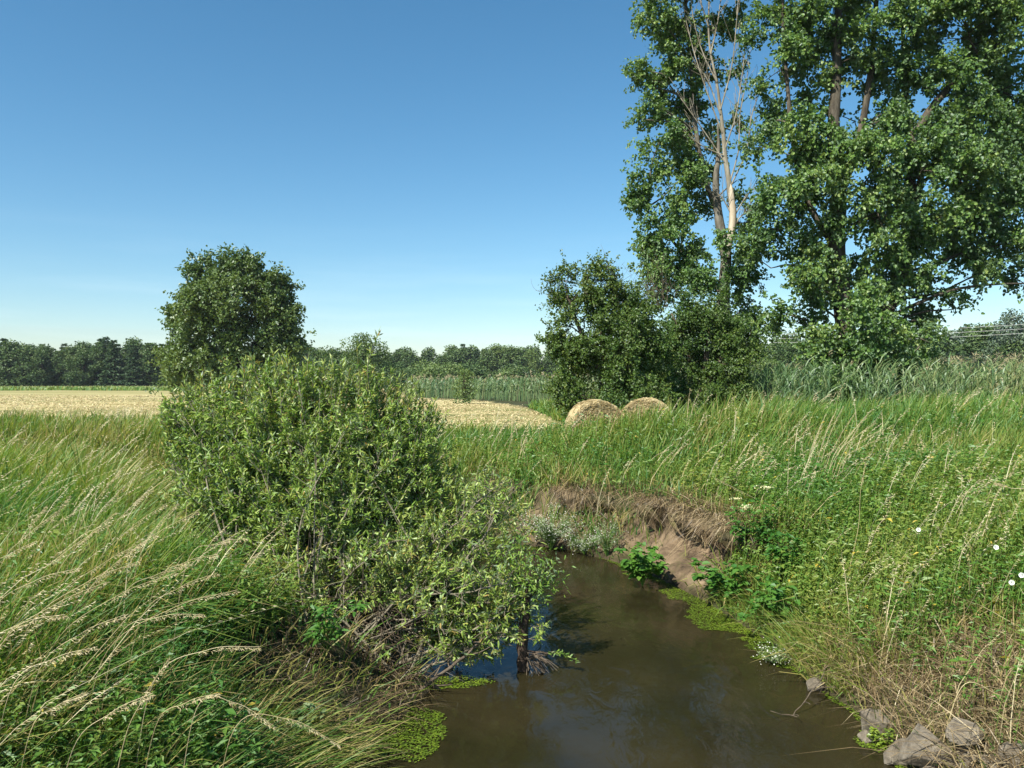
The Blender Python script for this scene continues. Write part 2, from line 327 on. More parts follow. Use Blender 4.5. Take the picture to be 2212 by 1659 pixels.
x2 = N.new('ShaderNodeMix'); x2.data_type = 'RGBA'; L.new(at.outputs['Fac'], x2.inputs[0]); L.new(x3.outputs[2], x2.inputs[6]); L.new(soilc, x2.inputs[7])
bs = N.new('ShaderNodeBsdfPrincipled'); bs.inputs['Roughness'].default_value = .95; bs.inputs['Specular IOR Level'].default_value = .15; L.new(x2.outputs[2], bs.inputs['Base Color'])
bp = N.new('ShaderNodeBump'); bp.inputs['Strength'].default_value = .9; bp.inputs['Distance'].default_value = .09; L.new(n1.outputs[0], bp.inputs['Height']); L.new(bp.outputs[0], bs.inputs['Normal'])
L.new(bs.outputs[0], out.inputs[0])
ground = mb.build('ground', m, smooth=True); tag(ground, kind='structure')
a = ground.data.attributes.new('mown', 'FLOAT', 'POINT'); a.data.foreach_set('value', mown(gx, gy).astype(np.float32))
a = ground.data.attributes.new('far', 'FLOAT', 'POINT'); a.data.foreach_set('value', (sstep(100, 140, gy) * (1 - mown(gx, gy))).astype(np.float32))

# water sheet: a little wider than the channel, the banks cut it
wx = np.concatenate([np.arange(-40, 6, .8)]); wy = np.arange(-6, 40, .8)
WX, WY = np.meshgrid(wx, wy); i_ = np.arange(WX.size).reshape(WX.shape)
F = np.stack([i_[:-1, :-1], i_[:-1, 1:], i_[1:, 1:], i_[1:, :-1]], -1).reshape(-1, 4)
sd = stream(WX.ravel(), WY.ravel())[0]
F = F[(sd[F] < 1.2).any(1)]
mb = MB(); mb.add(np.stack([WX.ravel(), WY.ravel(), np.zeros(WX.size)], 1), F)
m, nt, out = new_mat('stream_water'); N, L = nt.nodes, nt.links
tcn = N.new('ShaderNodeTexCoord'); mpn = N.new('ShaderNodeMapping'); mpn.inputs['Scale'].default_value = (1.2, .55, 1); mpn.inputs['Rotation'].default_value = (0, 0, R(12)); L.new(tcn.outputs['Object'], mpn.inputs[0])
n1 = N.new('ShaderNodeTexNoise'); n1.inputs['Scale'].default_value = 5; n1.inputs['Detail'].default_value = 4; n1.inputs['Distortion'].default_value = .6; L.new(mpn.outputs[0], n1.inputs['Vector'])
n3 = N.new('ShaderNodeTexNoise'); n3.inputs['Scale'].default_value = .8; n3.inputs['Detail'].default_value = 3; L.new(tcn.outputs['Object'], n3.inputs['Vector'])
bp = N.new('ShaderNodeBump'); bp.inputs['Strength'].default_value = .16; bp.inputs['Distance'].default_value = .05; L.new(n1.outputs[0], bp.inputs['Height'])
dc = ramp(nt, [(.35, (.018, .0165, .007)), (.65, (.032, .027, .012))], n3.outputs[0])
df = N.new('ShaderNodeBsdfDiffuse'); L.new(dc, df.inputs['Color'])
tr = N.new('ShaderNodeBsdfTransparent'); tr.inputs['Color'].default_value = (.55, .42, .22, 1)
ms0 = N.new('ShaderNodeMixShader'); ms0.inputs[0].default_value = .2; L.new(df.outputs[0], ms0.inputs[1]); L.new(tr.outputs[0], ms0.inputs[2])
gl = N.new('ShaderNodeBsdfGlossy'); gl.inputs['Roughness'].default_value = .06; L.new(bp.outputs[0], gl.inputs['Normal'])
fr = N.new('ShaderNodeFresnel'); fr.inputs['IOR'].default_value = 1.333; L.new(bp.outputs[0], fr.inputs['Normal'])
ms = N.new('ShaderNodeMixShader'); L.new(fr.outputs[0], ms.inputs[0]); L.new(ms0.outputs[0], ms.inputs[1]); L.new(gl.outputs[0], ms.inputs[2]); L.new(ms.outputs[0], out.inputs[0])
water = mb.build('stream_water', m, smooth=True); tag(water, kind='structure')

# ------------------------------------------------------------------ ground cover that nobody could count
def scatter(r, n, d0, d1, p, xm=.72, marg=2.0):
    """n points in the wedge the photograph sees (and a margin), density falling as distance**-p"""
    e = 2 - p
    u = r.rand(n); d = (d0 ** e + u * (d1 ** e - d0 ** e)) ** (1 / e)
    x = (r.rand(n) * 2 - 1) * (xm * d + marg * np.minimum(1, d / 6)); return x, d
def leanf(x, y, r, amt):
    """the grass lies over to the right, in gusts"""
    g = vnoise(x, y, 1.7, 41) - .3
    return np.stack([amt * (.45 + g * .8) + r.randn(len(x)) * .28, -.12 + r.randn(len(x)) * .26], 1)

# tall meadow grass
r = rs(1)
x, y = scatter(r, 520000, 2.2, 60, 1.5)
z, d, right, sx, sy, cl = ground_z(x, y, True)
mo = mown(x, y); bare = bareness(right, sx, sy) * (d < 1.0)
rockzone = right & (y < 8.1) & (d < 1.4)
keep = (d > .02) & (mo < r.rand(len(x)) * .5 + .02) & (r.rand(len(x)) > bare * .97) & ~(rockzone & (r.rand(len(x)) > .1)) & ~((~right) & (y > 7.0) & (y < 11.8) & (d < 1.4) & (r.rand(len(x)) > .08))
x, y, z, d, right, cl, sx, sy = (q[keep] for q in (x, y, z, d, right, cl, sx, sy)); n = len(x)
pat = fbm(x, y, 2.6, 51); pat2 = fbm(x, y, 1.0, 52)
H = (.50 + .55 * r.rand(n)) * (.72 + .55 * vnoise(x, y, 1.9, 53)) * np.where(x < -3.5, 1.0, np.interp(d, [0, .6, 2.5, 5], [.5, .65, .9, 1.05]))
H = np.where(right, H * np.interp(y, [4, 9, 14, 17, 20, 22, 24], [.70, .80, .86, .95, 1.05, 1.0, .95]), H)
dryp = sstep(.52, .75, pat2) * .22 + np.where(right, (1 - sstep(1.0, 2.2, d)) * .30 * np.clip(bareness(right, sx, sy) + .25, 0, 1) * (y > 11) + (1 - sstep(7.5, 9.5, y)) * .45 * (1 - sstep(1, 3.2, d)), .02 + (1 - sstep(.6, 1.6, d)) * .2)
tint = np.clip(.20 + .75 * (pat - .25) + r.randn(n) * .15, .0, .72)
tint = np.where(right & (y < 13), tint + .12, tint); tint = np.where((x < -5) & (y > 12), np.clip(tint + .14, 0, .72), tint); dryp = dryp + np.where((x < -5) & (y > 15), .08, 0) + np.where((~right) & (y < 8), .14, 0); tint = np.where((~right) & (y < 8), tint + .10, tint)
tint = np.where(r.rand(n) < dryp, .70 + .3 * r.rand(n), tint)
wd = (.0060 + .00085 * y) * (.6 + .8 * r.rand(n))
ln = leanf(x, y, r, .45) * np.where(right, .55, .9)[:, None] + r.randn(n, 2) * .22
arch = r.rand(n) < np.where(right, .28, .45); ln = np.where(arch[:, None], r.randn(n, 2) * .68 + [.15, 0], ln); tw_ = norm(np.stack([sx - x, sy - y], 1)); ln = ln + tw_ * (.75 * (1 - sstep(.2, .9, d)))[:, None]; drp = np.where(arch, .35 + .5 * r.rand(n), r.rand(n) ** 2 * .5); wd = np.where(arch, wd * 1.5, wd); H = np.where(arch, H * .92, H) * np.where(right | (x < -6), 1, .86) * np.where((x < -5.5) & (d < 2), 1.2, 1)
mb = MB()
add_blades(mb, np.stack([x, y, z - .03], 1), H, wd, ln, drp, r.rand(n) * PI, tint, tiptint=np.clip(tint + .1, 0, 1))
tag(mb.build('meadow_grass', M['grass']), 'tall green meadow grass on both banks of the stream', 'grass', kind='stuff')

# dry straw-coloured stems and seed heads standing in the meadow
r = rs(2)
x, y = scatter(r, 20000, 2.9, 46, 1.3)
z, d, right, sx, sy, cl = ground_z(x, y, True)
keep = (d > np.where((~right) & (y < 10), 1.4, .35)) & (mown(x, y) < .2) & (bareness(right, sx, sy) * (d < 1.05) < .5) & (r.rand(len(x)) < np.where(right, .05 + .15 * (fbm(x, y, 3, 61) > .55), .10 + .55 * sstep(.40, .62, fbm(x, y, 2.2, 62)) * (1 - .5 * (y < 4.5)) * (1 - .85 * sstep(8, 11.5, y))))
x, y, z, right = x[keep], y[keep], z[keep], right[keep]; n = len(x)
H = .75 + .6 * r.rand(n); ln = leanf(x, y, r, .85) * np.where(right, .7, 1)[:, None]; ti = .45 + .5 * r.rand(n)
P = np.stack([x, y, z], 1); mb = MB(); dr = r.rand(n) * .22
add_blades(mb, P, H, .0035 + .00055 * y, ln, dr, r.rand(n) * .6 - .3, ti)
for q in range(15):                                                  # spikelets along the upper third
    t = .70 + .021 * q; c = P + np.stack([ln[:, 0] * H * t ** 1.7, ln[:, 1] * H * t ** 1.7, H * (t - dr * t ** 3)], 1)
    D = np.stack([.9 * ln[:, 0] + r.randn(n) * .3, r.randn(n) * .3, .25 - .5 * r.rand(n)], 1)
    add_leaves(mb, c, D, r.randn(n, 3), .026 + .0016 * y, .0032 + .0006 * y, np.clip(ti + .15 * r.rand(n), 0, 1), fold=.1)
tag(mb.build('seeding_grass', M['straw']), 'pale dry seeding grass scattered through the meadow', 'grass', kind='stuff')

# leafy herbs on the right slope and, fewer, on the left
r = rs(3)
x, y = scatter(r, 100000, 2.6, 30, 1.4)
z, d, right, sx, sy, cl = ground_z(x, y, True)
hp = fbm(x, y, 2.2, 71)
keep = (d > np.where((~right) & (y > 6) & (y < 11.5), 1.2, .3)) & (mown(x, y) < .1) & (bareness(right, sx, sy) * (d < 1.15) < .5) & (r.rand(len(x)) < np.where(right, np.where(y > 15, .30, .75) * sstep(.25, .5, hp + .05), .45 + .45 * sstep(.40, .6, hp)))
keep &= ~(right & (y < 8.2) & (d < 1.5) & (r.rand(len(x)) > .12))
x, y, z, right, d = x[keep], y[keep], z[keep], right[keep], d[keep]; n = len(x)
mb = MB(); H = (.35 + .5 * r.rand(n)) * np.where(right, 1, .8); base = np.stack([x, y, z], 1); kindp = r.rand(n); ti0 = np.clip(.2 + .9 * (vnoise(x, y, 1.6, 72) - .2), 0, .85)
for q in range(11):
    t = .3 + .07 * q; a = r.rand(n) * 2 * PI; big = np.where(kindp > .82, 1.7, 1.0)
    c = base + np.stack([.14 * H * t, -.05 * H * t, H * t], 1) + r.randn(n, 3) * .02
    D = np.stack([np.cos(a), np.sin(a), .35 - .7 * r.rand(n)], 1); Nn = np.stack([r.randn(n) * .35, r.randn(n) * .35, np.ones(n)], 1)
    ll = (.030 + .034 * r.rand(n)) * big * np.where(right, 1, .9) * (1 + .035 * y); yel = r.rand(n) < .012
    add_leaves(mb, c, D, Nn, ll, ll * .40, np.where(yel, 1.0, np.clip(ti0 + r.randn(n) * .13, 0, .86)), fold=.12, curl=.2)
add_blades(mb, base, H, .005 + .0004 * y, np.stack([.14 * np.ones(n), -.05 * np.ones(n)], 1), np.zeros(n), r.rand(n) * PI, .45 + .3 * r.rand(n))
tag(mb.build('meadow_herbs', M['herb']), 'leafy green weeds growing through the bank grass', 'weeds', kind='stuff')

# matted dry grass and roots hanging over the lip of the eroded bank
r = rs(4)
n0 = 260000; x = r.rand(n0) * 9 - 3; y = 10 + r.rand(n0) * 11
z, d, right, sx, sy, cl = ground_z(x, y, True)
lip = sstep(.35, .6, vnoise(sx, sy, 1.5, 31))
ba = bareness(right, sx, sy); lip = np.maximum(lip, .8 * (ba > .9)); keep = right & (((d > .93) & (d < 1.45) & (r.rand(n0) < .5 * (.12 + .75 * lip) * np.clip(ba + .08, 0, 1))) | ((d > 1.6) & (d < 2.6) & (r.rand(n0) < .10 * ba)))
x, y, z, d, sx, sy, lip = (q[keep] for q in (x, y, z, d, sx, sy, lip)); n = len(x)
tw = norm(np.stack([sx - x, sy - y], 1)); H = .16 + .26 * r.rand(n)
near = (d < 1.2)
ln = tw * (.35 + .6 * r.rand(n) * np.where(near, 1.3, .8))[:, None] + r.randn(n, 2) * .75
dr = np.where(near, .7 + .9 * r.rand(n) * (.5 + lip), .2 + .5 * r.rand(n))
P = np.stack([x, y, z], 1); P[:, :2] += tw * (np.exp(-((d - 1.0) / .28) ** 2) * lip * .45)[:, None]
mb = MB(); add_blades(mb, P, H * (.6 + .9 * r.rand(n)), .008 + .008 * r.rand(n), ln, dr, r.rand(n) * PI, np.clip(.38 + .3 * r.randn(n), 0, 1))
# dry straw on the right bank foot and above the stones
x = 3 + r.rand(80000) * 6; y = 4 + r.rand(80000) * 7
z, d, right, sx, sy, cl = ground_z(x, y, True)
keep = right & (d > .05) & (d < 3.2) & (r.rand(len(x)) < np.interp(d, [0, .6, 1.6, 2.8], [.16, .42, .30, .02]) * (1 - sstep(8.2, 9.6, y)))
x, y, z = x[keep], y[keep], z[keep]; n = len(x)
add_blades(mb, np.stack([x, y, z], 1), .2 + .45 * r.rand(n), .006 + .006 * r.rand(n), np.stack([-.2 + r.randn(n) * .8, -.3 + r.randn(n) * .7], 1), .2 + .6 * r.rand(n), r.rand(n) * PI, np.clip(.5 + .3 * r.randn(n), 0, 1))
# under the willow: flood straw caught on the left bank foot
x = -3.2 + r.rand(30000) * 3.0; y = 6.6 + r.rand(30000) * 4
z, d, right, sx, sy, cl = ground_z(x, y, True)
keep = ~right & (d > -.05) & (d < 1.3) & (r.rand(len(x)) < .13)
x, y, z = x[keep], y[keep], z[keep]; n = len(x)
add_blades(mb, np.stack([x, y, z], 1), .12 + .3 * r.rand(n), .006 + .008 * r.rand(n), np.stack([.3 + r.randn(n) * .8, -.4 + r.randn(n) * .7], 1), .3 + .6 * r.rand(n), r.rand(n) * PI, np.clip(.12 + .2 * r.randn(n), 0, 1))  # straw tinted dark: shade of the hollow put into its colour
tag(mb.build('dry_thatch', M['dry']), 'matted dry grass and roots hanging over the eroded bank', 'dry grass', kind='stuff')

# stubble and cut hay
r = rs(5)
x, y = scatter(r, 150000, 18, 120, 1.5, .75, 3)
keep = (mown(x, y) > .5) & (r.rand(len(x)) < .35 + .65 * (fbm(x * .25 + y * .1, y * 1.1 - x * .45, 2.0, 81) > .5))
x, y = x[keep], y[keep]; n = len(x); z = ground_z(x, y)
ti = np.clip(.55 + .5 * (fbm(x * .25, y * 1.2 - x * .45, 2.5, 82) - .4) + r.randn(n) * .15, 0, 1)
mb = MB(); add_blades(mb, np.stack([x, y, z], 1), .05 + .06 * r.rand(n), .012 + .0011 * y, r.randn(n, 2) * 1.6, r.rand(n) * .6, r.rand(n) * PI, ti)
tag(mb.build('cut_hay', M['hay']), 'pale cut hay and stubble lying on the mown field', 'hay', kind='stuff')

# reeds
def reeds(mb, mp_, x, y, r, h0, h1, lw, nleaf, plume_p):
    n = len(x); z = ground_z(x, y); P = np.stack([x, y, z], 1); H = h0 + (h1 - h0) * r.rand(n); ti = np.clip(.15 + .7 * fbm(x, y, 4, 91) + r.randn(n) * .1, 0, .9)
    ln = np.stack([.08 + r.randn(n) * .05, r.randn(n) * .05], 1)
    add_blades(mb, P, H, lw * .45, ln, np.zeros(n), r.rand(n) * .8 - .4, ti)
    for q in range(nleaf):
        t = .42 + .55 * q / nleaf; a = r.rand(n) * 2 * PI
        c = P + np.stack([ln[:, 0] * H * t ** 1.7, ln[:, 1] * H * t ** 1.7, H * t], 1)
        add_blades(mb, c, .30 + .22 * r.rand(n), lw, np.stack([np.cos(a) * .8 + .25, np.sin(a) * .8], 1), .1 + .45 * r.rand(n), r.rand(n) * PI, np.clip(ti + r.randn(n) * .12, 0, 1))
    s = r.rand(n) < plume_p; m_ = s.sum(); top = P[s] + np.stack([.1 * H[s], 0 * H[s], H[s] * (1.02 + .1 * r.rand(m_))], 1)
    add_blades(mp_, P[s], top[:, 2] - P[s, 2], lw * .3, np.stack([.1 + r.randn(m_) * .05, r.randn(m_) * .05], 1), 0 * H[s], r.rand(m_) * .5, .5 + .5 * r.rand(m_))
    for q in range(7):
        D = np.stack([.5 + r.randn(m_) * .5, r.randn(m_) * .5, .5 - .1 * q + r.randn(m_) * .3], 1)
        add_leaves(mp_, top + np.stack([0 * H[s], 0 * H[s], -.02 * q + 0 * H[s]], 1), D, r.randn(m_, 3), .16 + lw, lw * .8, r.rand(m_), fold=.1)
r = rs(6); mb, mpl = MB(), MB()
x = 4.5 + r.rand(26000) * 40; y = 23.5 + r.rand(26000) * 22
front = 24.3 + 1.2 * np.sin(x * .35) + np.where(x < 9, (9 - x) * .7, 0) - .05 * (x - 9)
keep = (y > front + r.rand(len(x)) ** 2 * 1.2) & (np.abs(x) < .74 * y + 3) & (r.rand(len(x)) < np.where(y < 30, .30, .13)) & ~((np.hypot(x - 3.4, y - 26.5) < 2.7) | (np.hypot(x - 7.4, y - 28) < 1.8))
x, y = x[keep], y[keep]
reeds(mb, mpl, x, y, r, 1.5, 2.15, .036, 9, .10)
# the paler dry stand further back on the right
x = 21 + r.rand(1500) * 28; y = 40 + r.rand(1500) * 12
reeds(mb, mpl, x, y, r, 2.0, 2.7, .045, 4, .75)
tag(mb.build('reed_bed', M['reed']), 'blue-green reed bed around the foot of the poplars', 'reeds', kind='stuff')
tag(mpl.build('reed_plumes', M['plume']), 'dry brown plumed reed stems standing above the reed bed', 'reeds', kind='stuff')
mb, mpl = MB(), MB()
x = -17 + r.rand(14000) * 34; y = 70 + r.rand(14000) * 75
far = np.interp(x, [-400, -16, -14, 4, 20], [150, 150, 99, 74, 70])
keep = (y > far + r.rand(len(x)) * 3) & (r.rand(len(x)) < np.where(y < far + 14, .55, .22)); x, y = x[keep], y[keep]
reeds(mb, mpl, x, y, r, 1.9, 2.7, .13, 5, .12)
tag(mb.build('distant_reed_bed', M['reed']), 'grey-green reed bed along the far edge of the mown field', 'reeds', kind='stuff')
tag(mpl.build('distant_reed_plumes', M['plume']), 'dry plumes over the reed bed beyond the mown field', 'reeds', kind='stuff')
# uncut strip before the left wood
x = -175 + r.rand(16000) * 170; y = 190 + r.rand(16000) * 28; n = len(x)
mb = MB(); add_blades(mb, np.stack([x, y, ground_z(x, y)], 1), .7 + .6 * r.rand(n), .30, r.randn(n, 2) * .3 + [.2, 0], r.rand(n) * .3, r.rand(n) * .8 - .4, np.clip(.25 + .45 * r.rand(n) + .25 * (y > 200), 0, .85))
tag(mb.build('uncut_grass_strip', M['grass']), 'uncut green strip along the foot of the distant wood', 'grass', kind='stuff')

# algae and duckweed on the water
r = rs(7); mb = MB()
x = -2 + r.rand(300000) * 6; y = 6.5 + r.rand(300000) * 10.5
d, right, sx, sy = stream(x, y); pt = fbm(x, y, .7, 95)
wide = np.interp(sy, [7, 8.5, 9.2, 10, 11.2, 12.2, 13.2, 14.2, 15.2, 16.2], [.1, .15, .55, .35, .75, .85, .45, .5, .3, .7])
a = right & (d < .03) & (d > -wide) & (pt > .40 + .28 * (-d / wide))
bl = np.hypot((x + 1.0) / .36, (y - 7.42) / .55) + (pt - .5) * 1.3 < 1
bl2 = np.hypot((x + .55) / .45, (y - 8.75) / .16) + (pt - .5) * 1.5 < .9
bl3 = np.hypot((x - 3.38) / .22, (y - 7.3) / .3) + (pt - .5) * 1.5 < .9
keep = (a | bl | bl2 | bl3) & (d < .02) & (r.rand(len(x)) < .75); x, y = x[keep], y[keep]; n = len(x); aa = r.rand(n) * 2 * PI
add_leaves(mb, np.stack([x, y, .004 + .012 * r.rand(n)], 1), np.stack([np.cos(aa), np.sin(aa), .15 * r.rand(n)], 1), np.stack([r.randn(n) * .15, r.randn(n) * .15, np.ones(n)], 1),
           .013 + .022 * r.rand(n), .010 + .012 * r.rand(n), np.clip(.15 + .6 * fbm(x, y, .3, 96) + r.randn(n) * .15, 0, 1), kind='round', fold=.05, curl=.05)
tag(mb.build('algae', M['algae']), 'bright green algae and duckweed floating along the banks', 'algae', kind='stuff')

# ------------------------------------------------------------------ trees
def limb_to(c, trunks, rise=.3):
    """where a limb that ends at c leaves the trunk"""
    best, bp, bq = 1e9, None, None
    for t in trunks:
        hd = np.hypot(t[:, 0] - c[0], t[:, 1] - c[1]); ok = t[:, 2] < c[2] - rise * hd
        cost = np.linalg.norm(t - c, axis=1) + np.where(ok, 0, 50)
        i = int(np.argmin(cost))
        if cost[i] < best: best, bp, bq = cost[i], t[i], t
    return bp
def foliage(ml, mw, lobes, d0, trunks, r, cr, per, L, Wd, kind='diamond', dens=1.0, rad0=.022, droop=.3, tmid=.45, limbs=True, wmat=0, inner=.35, zmin=None):
    ctr = np.mean([t.mean(0) for t in trunks], 0)
    for lb in lobes:
        px, py, rx, ry = lb[:4]; dd = lb[4] if len(lb) > 4 else 0; pr = lb[5] if len(lb) > 5 else 1.0
        s = K * d0; cpx = cr / s; nc = max(1, int(round(dens * pr * 1.5 * rx * ry / cpx ** 2 + r.rand() - .5)))
        c0 = W(px, py, d0) + np.array([0, dd, 0]); lt = r.randn() * .07; lp0 = limb_to(c0, trunks); ll0 = np.linalg.norm(c0 - lp0)
        lq = smooth_path([lp0, lp0 + (c0 - lp0) * .5 + np.array([0, 0, .06 * ll0]) + r.randn(3) * .07 * ll0, c0 + r.randn(3) * .1 * ll0], 9)
        if limbs and ll0 > cr: add_tube(mw, lq, np.linspace(min(rad0 * ll0 ** .5 * 1.7, .15), .014 + rad0 * .2, 9), 6, mat=wmat)
        lqs = [lq[4:]]
        for _ in range(nc):
            u = norm(r.randn(3)); q = r.rand() ** inner * .95
            c = c0 + u * q * np.array([rx * s, (rx + ry) * .55 * s, ry * s])
            if zmin is not None and c[2] < zmin: c[2] = zmin + r.rand() * .3
            out = norm(c - (c0 * .5 + ctr * .5))
            p0 = limb_to(c, lqs, .1); ln = np.linalg.norm(c - p0)
            if limbs and ln > cr * .5:
                midp = p0 + (c - p0) * .5 + np.array([0, 0, .05 * ln]) + r.randn(3) * .05 * ln
                add_tube(mw, smooth_path([p0, midp, c], 6), np.linspace(min(rad0 * ln ** .5 * .9, .05), .008 + rad0 * .1, 6), 4, mat=wmat)
                out = norm(out + .6 * norm(c - midp))
            nt_ = max(4, int(per / 26)); k = max(3, per // nt_)
            st = c + r.randn(nt_, 3) * cr * .30; td = norm(out * .5 + r.randn(nt_, 3) * .8); tl = cr * (.55 + 1.15 * r.rand(nt_))
            tt = r.rand(nt_, k); P = (st[:, None] + td[:, None] * (tl[:, None] * tt)[..., None] + r.randn(nt_, k, 3) * (L * .55)).reshape(-1, 3)
            P[:, 2] -= droop * cr * .3 * (tt.ravel() ** 2)
            m_ = len(P)
            D = r.randn(m_, 3) * .7 + np.repeat(td, k, 0) * .6 - np.array([0, 0, droop])
            Nn = r.randn(m_, 3) * .55 + out * .5 + np.array([0, 0, .45])
            add_leaves(ml, P, D, Nn, L * (.7 + .6 * r.rand(m_)), Wd * (.7 + .6 * r.rand(m_)), np.clip(tmid + lt + r.randn(m_) * .16 + r.randn() * .07, 0, .94), kind=kind)
def local(mb, base):
    mb.v = [v - base for v in mb.v]; return mb
def ground_at(x, y): return float(ground_z(np.array([x]), np.array([y]))[0])

# --- the big poplar on the right
D0 = 29.0; r = rs(20)
bx = W(1842, 800, D0)[0]; base = np.array([bx, D0, ground_at(bx, D0) - .1])
T = lambda pts, d, n=22: smooth_path([W(p[0], p[1], d + (p[2] if len(p) > 2 else 0)) for p in pts], n)
t1 = np.vstack([[base], T([(1835, 770), (1818, 650), (1806, 540), (1812, 430), (1800, 300), (1806, 180), (1810, 20), (1820, -150), (1830, -330)], D0, 30)])
t2 = np.vstack([[base + [.25, .1, 0]], T([(1868, 760), (1905, 690), (1945, 610), (1962, 500), (1968, 330), (1990, 270), (2050, 190), (2110, 140), (2190, 60), (2260, -60)], D0, 30)])
t3 = T([(1812, 430), (1850, 320), (1875, 200), (1890, 40), (1900, -150), (1905, -350)], D0 + .3, 18)
t4 = T([(1962, 500), (1990, 380), (1960, 240), (1950, 60), (1960, -150), (1950, -330)], D0 + .6, 18)
t5 = T([(1806, 540), (1745, 440), (1715, 320), (1700, 180), (1690, 20), (1700, -120)], D0 - .2, 18)
mw, ml = MB(), MB()
add_tube(mw, t1, np.interp(np.linspace(0, 1, len(t1)), [0, .06, .4, 1], [.55, .36, .26, .05]), 12, rough=.07, seed=1)
add_tube(mw, t2, np.interp(np.linspace(0, 1, len(t2)), [0, .08, .5, 1], [.46, .30, .17, .04]), 10, rough=.07, seed=2)
ml_limb = MB()
for t, a, b in ((t3, .17, .04), (t4, .13, .04), (t5, .14, .03)): add_tube(ml_limb, t, np.linspace(a, b, len(t)), 8, rough=.07)
lob = [(1700, 60, 80, 70), (1790, 50, 80, 70), (1880, 60, 90, 70), (1980, 50, 90, 80), (2080, 70, 95, 90), (2190, 60, 110, 100), (1690, 150, 65, 45), (1790, 140, 80, 45), (1890, 150, 80, 40),
       (1980, 160, 70, 50, 1), (2070, 200, 90, 70), (2180, 200, 100, 90, 1), (1780, -80, 140, 80), (1960, -90, 150, 90), (2140, -90, 130, 90), (1800, -240, 140, 90), (1980, -260, 150, 90), (1890, -380, 130, 80),
       (1690, 240, 55, 40, 1, .8), (1780, 230, 90, 40, 1.5, .45), (1880, 240, 90, 40, 1.5, .4), (2010, 260, 60, 40, 1),
       (1680, 330, 65, 55), (1770, 310, 75, 50, -1), (1860, 300, 80, 45, -1), (1950, 320, 80, 45, -1), (2040, 300, 80, 55), (2120, 320, 90, 70), (2230, 320, 80, 90, 1), (1670, 430, 65, 60), (1760, 400, 85, 60, -1),
       (1860, 390, 90, 60, -1.5), (1960, 400, 90, 60, -1), (2060, 400, 90, 60, -1), (2150, 440, 85, 70), (2220, 470, 70, 80, 1), (1680, 510, 50, 35), (1770, 490, 75, 45), (1870, 480, 85, 50, -1), (1980, 500, 85, 55, -1), (2080, 510, 80, 50),
       (1790, 560, 70, 40), (1890, 560, 80, 45), (1990, 580, 80, 40), (2080, 560, 60, 30), (2170, 540, 60, 45), (2205, 590, 40, 35),
       (1660, 560, 40, 25, 0, .7), (1720, 600, 55, 28, 0, .8), (1850, 630, 80, 45), (1950, 650, 70, 40), (2020, 670, 45, 25), (1680, 660, 40, 28, 0, .6), (1760, 660, 55, 35, 0, .7), (1890, 710, 60, 35), (1700, 700, 40, 22, 0, .7),
       (1790, 735, 65, 28, -1), (1740, 760, 35, 25, -1), (1850, 770, 80, 40, -1.2), (1800, 800, 60, 30, -1.5), (1910, 790, 60, 35, -1), (1850, 825, 70, 25, -1.5), (1960, 770, 40, 30), (1800, 690, 60, 35, -2, .7), (1870, 665, 60, 40, -2, .7), (1920, 740, 50, 35, -1.5, .8), (1830, 730, 60, 40, -2, .7), (1740, 630, 50, 30, -1, .6), (1990, 720, 40, 25, -1, .6), (2060, 650, 50, 18, 0, .5), (2110, 590, 45, 22)]
foliage(ml, mw, lob, D0, [t1, t2, t3, t4, t5], r, .58, 430, .120, .108, 'round', dens=1.18, rad0=.024, droop=.5)
tree = thing('poplar_tree', 'broad dark green poplar with two thick leaning trunks on the right', 'tree', base)
local(mw, base).build('trunk', M['bark'], tree, True); local(ml_limb, base).build('limb', M['bark'], tree, True); local(ml, base).build('crown', M['poplar'], tree)

# --- the slender poplar with the dead top
D0 = 30.5; r = rs(21)
bx = W(1562, 800, D0)[0]; base = np.array([bx, D0, ground_at(bx, D0) - .1])
t1 = np.vstack([[base], T([(1563, 720), (1562, 640), (1568, 560), (1552, 470), (1546, 400), (1552, 330), (1550, 270)], D0, 22)])
td = T([(1568, 560), (1576, 520), (1582, 470), (1575, 400), (1566, 340), (1562, 290), (1556, 240), (1548, 180), (1535, 120), (1530, 60), (1532, -20), (1530, -90)], D0 - .25, 26)
t3 = T([(1552, 470), (1520, 380), (1500, 260), (1490, 120), (1480, 0), (1475, -140), (1470, -260)], D0 + .8, 18)
t4 = T([(1562, 640), (1510, 590), (1450, 520), (1400, 450)], D0 + .3, 12)
mw, mdead, mstrip, ml = MB(), MB(), MB(), MB()
add_tube(mw, t1, np.interp(np.linspace(0, 1, len(t1)), [0, .3, .7, 1], [.30, .22, .12, .025]), 12, rough=.08, seed=4)
add_tube(mw, t3, np.linspace(.12, .03, len(t3)), 8); add_tube(mw, t4, np.linspace(.10, .03, len(t4)), 7)
add_tube(mdead, td, np.interp(np.linspace(0, 1, len(td)), [0, .1, .3, .6, 1], [.15, .13, .095, .05, .02]), 10, rough=.07, seed=5)
def dead(p, n=8, r0=.05):
    q = T(p, D0 - .3, n); add_tube(mdead, q, np.linspace(r0, .010, n), 5)
    for k in range(2, n - 1):
        for _ in range(2):
            v = norm(norm(q[k + 1] - q[k]) + r.randn(3) * .55 + [0, 0, .3]); l_ = .5 + .9 * r.rand()
            add_tube(mdead, smooth_path([q[k], q[k] + v * l_ * .5 + r.randn(3) * .05, q[k] + v * l_ + [0, 0, .1]], 5), np.linspace(.010, .005, 5), 4)
